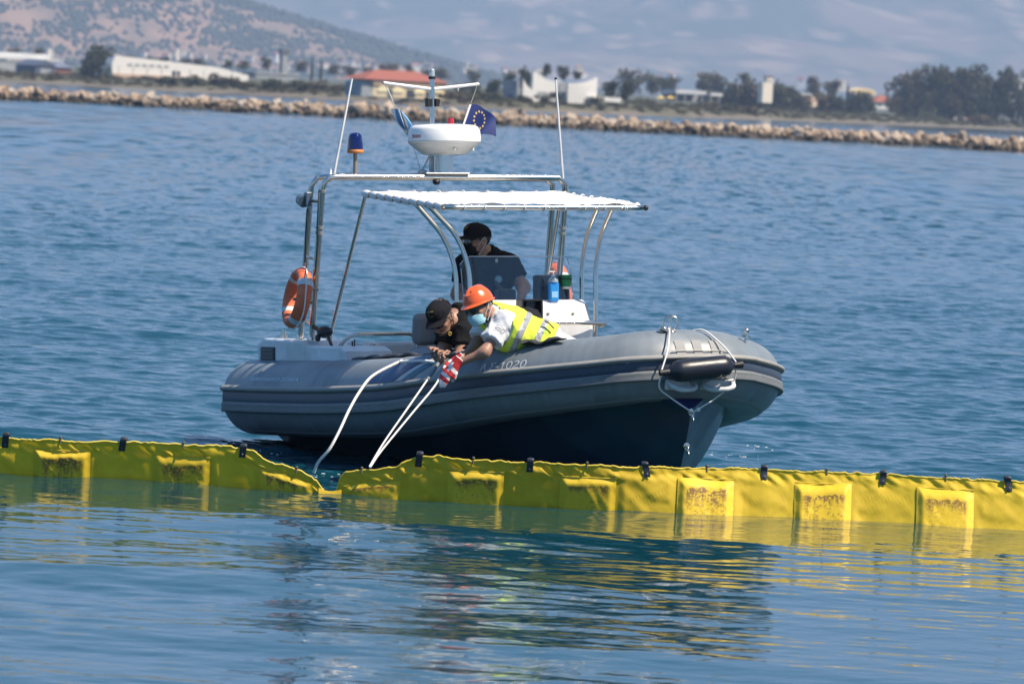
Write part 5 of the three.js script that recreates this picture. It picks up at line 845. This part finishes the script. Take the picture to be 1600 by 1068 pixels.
  function shirt(P, material, { grow = 0.012, sleeve = 0.5, loose = 0.022, hem = null, name = 'shirt', s = 1, cell = 0.009, sleeveR = null }) {
    const tor = grown(P.torso, grow), f0 = blend(tor, 0.05), sl = ['L', 'R'].map((q, i) => { const c = P.arms[i][0], A = V(c[0], c[1], c[2]), B = V(c[3], c[4], c[5]), E = A.clone().lerp(B, sleeve), d = B.clone().sub(A).normalize(), r = sleeveR ?? (lerp(c[6], c[7], sleeve) + loose); return { c: [A.x, A.y, A.z, E.x + d.x * 0.06, E.y + d.y * 0.06, E.z + d.z * 0.06, c[6] + grow * 1.2, r], E, d }; });
    const n = hem?.n, h = hem?.at && P.rel(hem.at), f = (x, y, z) => {
      let d = f0(x, y, z);
      for (const q of sl) { const e = Math.max(cone(x, y, z, q.c), (x - q.E.x) * q.d.x + (y - q.E.y) * q.d.y + (z - q.E.z) * q.d.z); d = smin(d, e, 0.035); }
      if (n) d = Math.max(d, (x - h.x) * n.x + (y - h.y) * n.y + (z - h.z) * n.z);
      return d + creases(x, y, z, s);
    };
    const [lo, hi] = boundsOf([...tor, ...sl.map((q) => q.c)], 0.03);
    return part(P.o, name, meshField(f, lo, hi, cell), material);
  }
  function trousers(P, material) { const c = grown([...P.legs.flatMap((l) => l.slice(0, 2)), P.torso[6], cap(P.j.hips, P.j.hips.clone().lerp(P.j.waist, 0.5), 0.12, 0.11)], 0.014), f0 = blend(c, 0.05), [lo, hi] = boundsOf(c, 0.03); part(P.o, 'trousers', meshField((x, y, z) => f0(x, y, z) + creases(x, y, z, 5), lo, hi, 0.013), material); for (const l of P.legs) { const g = grown([l[2]], 0.012), [a, b] = boundsOf(g, 0.02); part(P.o, 'shoe', meshField(blend(g, 0.02), a, b, 0.01), blackPlastic); } }
  function capHat(P, material, art) {
    const crownField = (x, y, z) => smin(ell(x, y, z, 0, 0.045, -0.012, 0.0895, 0.09, 0.111), ell(x, y, z, 0, 0.085, 0.03, 0.06, 0.05, 0.07), 0.02) + 0.0012 * noise(x * 40, y * 40, z * 40);
    const dome = inHead((x, y, z) => Math.max(crownField(x, y, z), 0.033 - y - z * 0.06), [-0.1, 0.02, -0.135], [0.1, 0.15, 0.12], 0.0045);
    const c = part(P.o, 'cap', P.inHeadSpace(dome), material);
    const brimTop = (a, b, k) => { const t = (a - 0.5) * 2.5, r0 = 0.09 + 0.004, len = 0.075 * Math.cos(t * 0.62) ** 0.6, z = Math.cos(t) * 0.1 - 0.01 + b * len, x = Math.sin(t) * (r0 - 0.006) * (1 - 0.08 * b); return V(x, 0.041 - 0.012 * b - 2.6 * x * x * (0.35 + b) + k, z); };
    part(c, 'brim', P.inHeadSpace(merge([sheet(24, 8, (a, b) => brimTop(a, b, 0.003)), sheet(24, 8, (a, b) => brimTop(1 - a, b, -0.002)), sheet(24, 2, (a, b) => brimTop(a, 1, 0.003 - 0.005 * b))])), material);
    part(c, 'button', P.inHeadSpace(new THREE.SphereGeometry(0.007, 10, 8).translate(0, 0.136, -0.01)), material);
    const seams = []; for (const a of [0, 1.05, -1.05, 2.1, -2.1, 3.14]) seams.push(new THREE.TubeGeometry(new THREE.CatmullRomCurve3(Array.from({ length: 8 }, (_, i) => { const q = 0.1 + i * 0.19, s = Math.sin(q), e = 0.001; return V(Math.sin(a) * s * (0.0895 + e), 0.045 + Math.cos(q) * (0.09 + e), -0.012 + Math.cos(a) * s * (0.111 + e)); })), 20, 0.0012, 5)); part(c, 'seam', P.inHeadSpace(merge(seams)), material);
    const cv = document.createElement('canvas'); cv.width = 256; cv.height = 160; const g = cv.getContext('2d'); g.clearRect(0, 0, 256, 160); art(g); const t = new THREE.CanvasTexture(cv); t.colorSpace = THREE.SRGBColorSpace;
    part(c, 'emblem', P.inHeadSpace(sheet(14, 10, (a, b) => { const q = lerp(1.27, 0.72, b), w = (a - 0.5) * 1.05, s = Math.sin(q), k = 0.0035; const p = V(Math.sin(w) * s * (0.0895 + k), 0.045 + Math.cos(q) * (0.09 + k), -0.012 + Math.cos(w) * s * (0.111 + k)); const out = V(p.x / 0.0895 ** 2, (p.y - 0.045) / 0.09 ** 2, (p.z + 0.012) / 0.111 ** 2).normalize(); for (let i = 0; i < 30 && crownField(p.x, p.y, p.z) < 0.0015; i++) p.addScaledVector(out, 0.001); p.u = a; p.v = b; return p; })), new THREE.MeshPhysicalMaterial({ map: t, alphaTest: 0.4, roughness: 0.7 }));
    return c;
  }
  function sunglasses(P, drop = 0) {
    const lens = (s) => sheet(12, 8, (a, b) => { const t = a * Math.PI * 2, r = b, x = 0.034 + 0.028 * r * Math.sign(Math.cos(t)) * Math.abs(Math.cos(t)) ** 0.8, y = 0.001 - drop + 0.02 * r * Math.sign(Math.sin(t)) * Math.abs(Math.sin(t)) ** 0.8; return V(s * x, y, 0.108 - 3.0 * x * x - Math.max(0, x - 0.045) * 0.4); });
    const g = part(P.o, 'sunglasses', P.inHeadSpace(merge([pipe([[-0.066, 0.014, 0.088], [-0.03, 0.019, 0.107], [0, 0.015, 0.11], [0.03, 0.019, 0.107], [0.066, 0.014, 0.088]], 0.003, 6), pipe([[0.066, 0.014, 0.088], [0.078, 0.013, 0.05], [0.083, 0.008, -0.02]], 0.0028, 6), pipe([[-0.066, 0.014, 0.088], [-0.078, 0.013, 0.05], [-0.083, 0.008, -0.02]], 0.0028, 6)])), blackPlastic);
    const m = mat([0.008, 0.009, 0.012], 0.06, { clearcoat: 1, side: THREE.DoubleSide }); part(g, 'lens', P.inHeadSpace(lens(1)), m); part(g, 'lens', P.inHeadSpace(lens(-1)), m);
  }
  function faceMask(P, material, y0, y1, pleats, loops) {
    const f = (x, y, z) => { const h = headField(x, y, z), tent = ell(x, y, z, 0, -0.062, 0.056, 0.053, 0.052, 0.06); const d = smin(h - 0.004, tent, 0.02) - (pleats ? 0.0016 * Math.sin(y * 420) : 0); return Math.max(d, y - y1 - 0.1 * Math.max(0, z - 0.07), y0 - y, 0.012 + Math.abs(y + 0.06) * 0.25 - z, Math.abs(x) - 0.056); };
    const m = part(P.o, 'face_mask', P.inHeadSpace(inHead(f, [-0.09, y0 - 0.012, -0.01], [0.09, y1 + 0.02, 0.14], 0.0042)), material);
    const L = []; for (const s of [1, -1]) L.push(pipe([[0.07 * s, y1 - 0.012, 0.03], [0.083 * s, y1 + 0.03, 0.0], [0.088 * s, 0.03, -0.018], [0.089 * s, 0.0, -0.034]], 0.0022, 6), pipe([[0.068 * s, y0 + 0.018, 0.022], [0.082 * s, -0.04, -0.012], [0.089 * s, -0.004, -0.034]], 0.0022, 6)); part(m, 'ear_loop', P.inHeadSpace(merge(L)), loops);
    return m;
  }
  const black = cloth([0.0075, 0.008, 0.010]), capBlack = cloth([0.010, 0.010, 0.014]);
  const collar = (P, m, at, axis, r = 0.078) => { const M = frame(P.rel(at), axis, toCam); part(P.o, 'collar', sheet(36, 6, (a, b) => { const t = a * Math.PI * 2, front = Math.max(0, Math.cos(t)), q = r + 0.03 * (1 - b) * (0.5 + 0.5 * front); return V(Math.sin(t) * q, -0.03 - 0.03 * front + b * 0.055, Math.cos(t) * q * 0.95); }).applyMatrix4(M), mat([0.011, 0.012, 0.014], 0.9, { side: THREE.DoubleSide })); };
  const patch = (P, n, at, normal, w, h, m, up = upAxis) => part(P.o, n, new THREE.CylinderGeometry(0.5, 0.5, 0.004, 24).rotateX(Math.PI / 2).scale(w, h, 1).applyMatrix4(headFrame(P.rel(at), normal, up)), m);
  const gold = mat([0.52, 0.36, 0.07], 0.6), deckAt = (x, z) => aboard(x, 0.30 + 0.16 * (x / 4.75) ** 2, z);

  { // at the helm
    const S = (px, py, D = 41.9) => spot(px, py, D), base = deckAt(1.92, 0.02);
    const P = person('person in black cap, black mask and black polo shirt standing at the helm', base, {
      hips: S(764, 506, 41.95), hipL: S(784, 512, 41.95), hipR: S(745, 512, 41.95), waist: S(763, 468), chest: S(762, 432), chestA: S(741, 430, 41.88), chestB: S(783, 429, 41.93), neck: S(762, 401, 41.92), shL: S(796, 412, 41.92), shR: S(727, 413, 41.88), elL: S(818, 449, 41.86), elR: S(715, 460, 41.84), wrL: S(813, 470, 41.62), wrR: S(738, 476, 41.62),
      knL: aboard(2.06, 0.66, -0.1), knR: aboard(2.06, 0.66, 0.12), anL: aboard(1.95, 0.37, -0.12), anR: aboard(1.95, 0.37, 0.14), toL: aboard(2.1, 0.33, -0.13), toR: aboard(2.1, 0.33, 0.15),
    }, { hips: 0.125, waist: 0.125, chest: 0.12, side: 0.112, shoulder: 0.058, elbow: 0.044, wrist: 0.03 }, { at: S(744, 377, 41.84), face: dir(-0.82, 0.0, 0.57), up: dir(0.02, 1, 0) },
      [{ at: S(812, 472, 41.6), dir: dir(-0.3, 0.1, 0.9), palm: dir(0, -1, 0), side: 1, curl: 1.1 }, { at: S(741, 478, 41.58), dir: dir(0.5, 0, 0.8), palm: dir(0, -1, 0), side: -1, curl: 1.1 }]);
    part(P.o, 'hair', P.inHeadSpace(hairGeo.clone()), hairMat);
    shirt(P, black, { sleeve: 0.62, loose: 0.02, hem: { at: S(764, 505), n: dir(0, -1, 0) }, s: 3 }); trousers(P, cloth([0.012, 0.013, 0.018]));
    collar(P, black, S(760, 404), dir(0.05, 1, 0.1), 0.07);
    capHat(P, capBlack, (g) => { g.strokeStyle = g.fillStyle = '#a98428'; g.lineWidth = 9; g.beginPath(); g.arc(128, 78, 44, 0.3, 2.84); g.stroke(); for (let i = 0; i < 7; i++) for (const s of [1, -1]) { g.beginPath(); g.ellipse(128 + s * (30 + i * 6), 108 - i * 13, 9, 4, s * -0.7, 0, 7); g.fill(); } g.beginPath(); g.arc(128, 66, 20, 0, 7); g.fill(); g.fillRect(120, 30, 16, 30); });
    sunglasses(P); faceMask(P, cloth([0.011, 0.011, 0.012]), -0.118, -0.018, false, mat([0.6, 0.6, 0.6], 0.8));
    patch(P, 'badge', S(779, 436, 41.745), dir(0.1, 0, 1), 0.056, 0.056, mat([0.12, 0.3, 0.36], 0.6)); patch(P, 'badge', S(779, 436, 41.742), dir(0.1, 0, 1), 0.034, 0.034, mat([0.3, 0.42, 0.45], 0.6)); patch(P, 'pin', S(776, 407, 41.79), dir(0.1, 0.1, 1), 0.022, 0.03, mat([0.5, 0.48, 0.35], 0.5));
    part(P.o, 'belt', new THREE.TorusGeometry(0.145, 0.016, 8, 40).rotateX(Math.PI / 2).scale(1, 1.4, 0.85).translate(...P.rel(S(764, 484)).toArray()), blackPlastic); part(P.o, 'radio', box(0.05, 0.1, 0.03, ...P.rel(S(783, 476, 41.76)).toArray(), 0.006), blackPlastic);
  }
  { // bending beside the hard hat
    const S = (px, py, D = 40.15) => spot(px, py, D), base = deckAt(3.3, 0.35);
    const P = person('person in black cap and sunglasses bending over the side with bare hands on a rope', base, {
      hips: S(818, 516, 40.5), hipL: S(815, 530, 40.4), hipR: S(822, 508, 40.6), waist: S(784, 508, 40.4), chest: S(742, 507, 40.22), chestA: S(732, 517, 40.06), chestB: S(734, 497, 40.3), neck: S(717, 493, 40.06), shL: S(726, 520, 39.93), shR: S(699, 509, 40.06), elL: S(722, 549, 39.86), elR: S(694, 547, 40.0), wrL: S(713, 557, 39.66), wrR: S(692, 567, 39.76),
      knL: aboard(3.5, 0.52, 0.42), knR: aboard(3.4, 0.52, 0.2), anL: aboard(3.12, 0.42, 0.4), anR: aboard(3.05, 0.42, 0.12), toL: aboard(3.0, 0.40, 0.4), toR: aboard(2.93, 0.40, 0.12),
    }, { hips: 0.12, waist: 0.115, chest: 0.115, side: 0.1, shoulder: 0.056, elbow: 0.043, wrist: 0.029 }, { at: S(689, 497, 39.9), face: dir(-0.40, -0.60, 0.69), up: dir(-0.40, 0.72, 0.5) },
      [{ at: S(691, 570, 39.72), dir: dir(-0.22, 0.92, 0.2), palm: dir(-0.65, 0.1, 0.7), side: -1, curl: [0.5, 0.75, 0.9, 1.0] }, { at: S(712, 557, 39.62), dir: dir(-0.85, 0.25, 0.35), palm: dir(-0.2, -0.7, 0.5), side: 1, curl: 1.15 }]);
    part(P.o, 'hair', P.inHeadSpace(hairGeo.clone()), greyHair);
    shirt(P, black, { sleeve: 0.72, loose: 0.03, hem: { at: S(812, 512, 40.5), n: dir(0.96, -0.2, 0) }, s: 8, grow: 0.014 }); trousers(P, cloth([0.012, 0.013, 0.018]));
    collar(P, black, S(713, 496, 40.03), dir(-0.75, 0.3, 0.5), 0.072);
    capHat(P, capBlack, (g) => { g.fillStyle = '#9c8433'; g.font = 'bold 34px sans-serif'; g.textAlign = 'center'; g.fillText('ΛΙΜΕΝΙΚΟ', 128, 52); g.fillText('ΣΩΜΑ', 150, 142); g.strokeStyle = '#8c7a3c'; g.lineWidth = 6; g.beginPath(); g.arc(110, 88, 18, 0, 7); g.stroke(); });
    sunglasses(P); const m = faceMask(P, cloth([0.011, 0.011, 0.012]), -0.128, -0.078, false, blackPlastic);
    part(m, 'mask_logo', P.inHeadSpace(new THREE.TorusGeometry(0.011, 0.004, 8, 20).rotateY(0.9).translate(0.058, -0.098, 0.058)), gold);
    patch(P, 'collar_patch', S(715.5, 511, 39.905), dir(-0.3, 0.3, 0.9), 0.034, 0.05, gold, dir(-0.3, 1, 0)); patch(P, 'badge', S(727.5, 530, 39.845), dir(-0.1, 0, 1), 0.042, 0.036, mat([0.1, 0.12, 0.12], 0.6));
    part(P.o, 'ear_pad', [P.inHeadSpace(new THREE.SphereGeometry(0.004, 8, 6).translate(0.086, -0.02, 0.0))], blackPlastic);
    part(P.o, 'watch', new THREE.TorusGeometry(0.031, 0.007, 8, 28).rotateX(Math.PI / 2).applyMatrix4(frame(P.rel(S(692, 566, 39.77)), dir(-0.2, -0.7, 0.7), toCam)), mat([0.35, 0.35, 0.36], 0.25, { metalness: 0.8 }));
  }
  { // hard hat, lime vest, gloves
    const S = (px, py, D = 39.35) => spot(px, py, D), base = aboard(4.1, 0.42, 0.5);
    const P = person('person in orange hard hat and lime vest leaning over the side in red gloves', base, {
      hips: S(892, 560, 39.5), hipL: S(890, 566, 39.4), hipR: S(893, 556, 39.6), waist: S(850, 536, 39.43), chest: S(800, 515, 39.37), chestA: S(797, 519, 39.27), chestB: S(795, 510, 39.48), neck: S(772, 495, 39.33), shL: S(787, 503, 39.2), shR: S(762, 502, 39.5), elL: S(757, 550, 39.08), elR: S(741, 543, 39.42), wrL: S(714, 568, 39.1), wrR: S(716, 562, 39.24),
      knL: aboard(4.05, 0.52, 0.6), knR: aboard(4.0, 0.52, 0.38), anL: aboard(4.4, 0.46, 0.42), anR: aboard(4.3, 0.46, 0.12), toL: aboard(4.5, 0.44, 0.36), toR: aboard(4.4, 0.44, 0.06),
    }, { hips: 0.11, waist: 0.11, chest: 0.122, side: 0.105, shoulder: 0.054, elbow: 0.034, wrist: 0.026 }, { at: S(749, 480, 39.2), face: dir(-0.66, -0.26, 0.70), up: dir(-0.26, 0.95, 0.12) },
      [{ at: S(712, 569, 39.1), dir: dir(-0.66, -0.74, 0.06), palm: dir(0.45, -0.5, -0.72), side: 1, curl: [0.12, 0.16, 0.22, 0.28] }, { at: S(714, 563, 39.22), dir: dir(-0.75, -0.6, 0.2), palm: dir(0.4, -0.6, 0.6), side: -1, curl: 0.6 }]);
    part(P.o, 'hair', P.inHeadSpace(hairGeo.clone()), hairMat);
    const tee = shirt(P, cloth([0.66, 0.67, 0.70]), { sleeve: 0.62, sleeveR: 0.072, grow: 0.014, hem: { at: S(884, 545, 39.5), n: dir(0.93, -0.36, 0) }, s: 11 }); trousers(P, cloth([0.55, 0.55, 0.56]));
    { const c = document.createElement('canvas'); c.width = 256; c.height = 128; const g = c.getContext('2d'); g.clearRect(0, 0, 256, 128); g.strokeStyle = '#2c3440'; g.lineWidth = 7; g.beginPath(); g.ellipse(128, 64, 108, 42, -0.06, 0.5, 5.9); g.stroke(); g.lineWidth = 4; g.font = 'italic 44px serif'; g.fillStyle = '#2c3440'; g.textAlign = 'center'; g.fillText('Sailing', 128, 78); const t = new THREE.CanvasTexture(c); t.colorSpace = THREE.SRGBColorSpace;
      const A = P.j.shL, B = P.j.elL, d = B.clone().sub(A).normalize(), n0 = dir(-0.25, -0.05, 1), Mx = frame(P.rel(S(787, 503, 39.2)).lerp(P.j.elL, 0.36), d, n0); part(tee, 'sleeve_print', sheet(12, 8, (a, b) => { const t2 = (a - 0.5) * 1.15 - 0.25, r = 0.0835, p = V(Math.sin(t2) * r, (0.5 - b) * 0.06, Math.cos(t2) * r); p.u = a; p.v = b; return p; }).applyMatrix4(Mx), new THREE.MeshPhysicalMaterial({ map: t, alphaTest: 0.4, roughness: 0.9, side: THREE.DoubleSide })); }
    // vest over the shirt, open at the arms, with two reflective bands round the body
    const lime = cloth([0.66, 0.80, 0.085]), n = dir(0.90, -0.43, 0), tor = grown(P.torso.slice(0, 6), 0.03), f0 = blend(tor, 0.05), hem = P.rel(S(864, 531, 39.4)), arm = ['L', 'R'].map((q, i) => { const a = P.arms[i][0]; return [a[0], a[1], a[2], a[3], a[4], a[5], 0.088, 0.1]; });
    const nk = P.rel(S(763, 490, 39.24));
    const vestF = (x, y, z) => { let d = f0(x, y, z) + creases(x, y, z, 21) * 0.8; for (const a of arm) d = smax(d, -cone(x, y, z, a), 0.02); d = Math.max(d, (x - hem.x) * n.x + (y - hem.y) * n.y + (z - hem.z) * n.z); return smax(d, -(Math.hypot(x - nk.x, y - nk.y, z - nk.z) - 0.085), 0.01); };
    const [lo, hi] = boundsOf(tor, 0.03), vest = part(P.o, 'safety_vest', meshField(vestF, lo, hi, 0.0085), lime), grey = mat([0.36, 0.37, 0.38], 0.45, { metalness: 0.2 });
    for (const c of [S(814, 519), S(841, 527)]) { const q = P.rel(c), b = n; part(vest, 'reflective_band', meshField((x, y, z) => Math.max(vestF(x, y, z) - 0.0035, Math.abs((x - q.x) * b.x + (y - q.y) * b.y + (z - q.z) * b.z) - 0.023), lo, hi, 0.0085), grey); }
    // hard hat
    const shell = (a, b) => { const t = a * Math.PI * 2, q = Math.min(b, 0.86) / 0.86 * 1.53, lip = Math.max(0, (b - 0.86) / 0.14), s = Math.sin(q), fz = Math.max(0, Math.cos(t)), R = V(Math.sin(t) * 0.097, 0, Math.cos(t) * 0.118), ridge = 0.007 * Math.exp(-(((Math.sin(t) * s * 0.108) / 0.017) ** 2)) * smooth(q, 0, 0.5) * (1 - smooth(q, 1.0, 1.4)) + 0.005 * Math.exp(-((q - 1.05 + 0.25 * Math.abs(Math.sin(t))) ** 2) / 0.006) * fz; const p = V(R.x * (s + ridge * 7), 0.036 + Math.cos(q) * 0.118 + ridge, -0.004 + R.z * (s + ridge * 7)); p.x += Math.sin(t) * lip * (0.008 + 0.01 * fz ** 2); p.z += Math.cos(t) * lip * (0.008 + 0.026 * fz ** 2); p.y -= lip * (0.006 + 0.014 * fz ** 2); return p; };
    const hat = part(P.o, 'hard_hat', P.inHeadSpace(merge([sheet(72, 44, shell), sheet(72, 44, (a, b) => shell(1 - a, b).multiplyScalar(0.985))])), mat([0.78, 0.115, 0.018], 0.28, { clearcoat: 0.6 }));
    const dots = []; for (const s of [-1, 1]) for (let i = 0; i < 3; i++) { const p = shell(0.06 * s + 1, 0.36 + i * 0.035); dots.push(new THREE.SphereGeometry(0.0035, 8, 6).translate(p.x + s * 0.004, p.y, p.z)); } part(hat, 'vent_hole', P.inHeadSpace(merge(dots)), mat([0.2, 0.03, 0.01], 0.6)); part(hat, 'rim', P.inHeadSpace(new THREE.TubeGeometry(new THREE.CatmullRomCurve3(Array.from({ length: 48 }, (_, i) => shell(i / 48, 1)), true), 120, 0.003, 8, true)), mat([0.8, 0.15, 0.03], 0.35));
    sunglasses(P, 0.002); faceMask(P, cloth([0.30, 0.56, 0.66]), -0.112, -0.036, true, mat([0.75, 0.76, 0.78], 0.8));
    // gloves: knitted red with white crossing bands
    P.handParts.forEach(({ M, h }) => {
      const [hf, caps] = handField(h.curl, h.side, 1), [a, b] = boundsOf([...caps, [0, -0.06, 0, 0, 0, 0, 0.04, 0.04]], 0.02), g = meshField((x, y, z) => Math.max(smin(hf(x, y, z) - 0.006, cone(x, y, z, [0, -0.055, 0, 0, 0.01, 0, 0.042, 0.033]), 0.015), -0.05 - y), a, b, 0.0038);
      colored(g, (x, y, z) => { const bar = Math.abs(y - 0.035 - 0.2 * x) < 0.013 || Math.abs(y - 0.105) < 0.012 || (Math.abs(x) < 0.011 && y > 0.0 && y < 0.07) || y < -0.044 || y > 0.145; return z > 0.018 ? [0.42, 0.42, 0.4] : bar ? [0.74, 0.72, 0.7] : [0.52, 0.025, 0.03]; });
      part(P.o, 'glove', g.applyMatrix4(M), mat([1, 1, 1], 0.85, { vertexColors: true, bumpMap: repeat(weave, 40), bumpScale: 0.0008 }));
    });
    part(P.o, 'strap', [pipe([[851, 501], [857, 504], [862, 509], [866, 513]].map(([x, y]) => P.rel(S(x, y, 39.28)).toArray()), 0.006, 6), pipe([[884, 533], [888, 538], [893, 546]].map(([x, y]) => P.rel(S(x, y, 39.33)).toArray()), 0.005, 6)], blackPlastic);
  }
}
renderer.render(scene, camera);
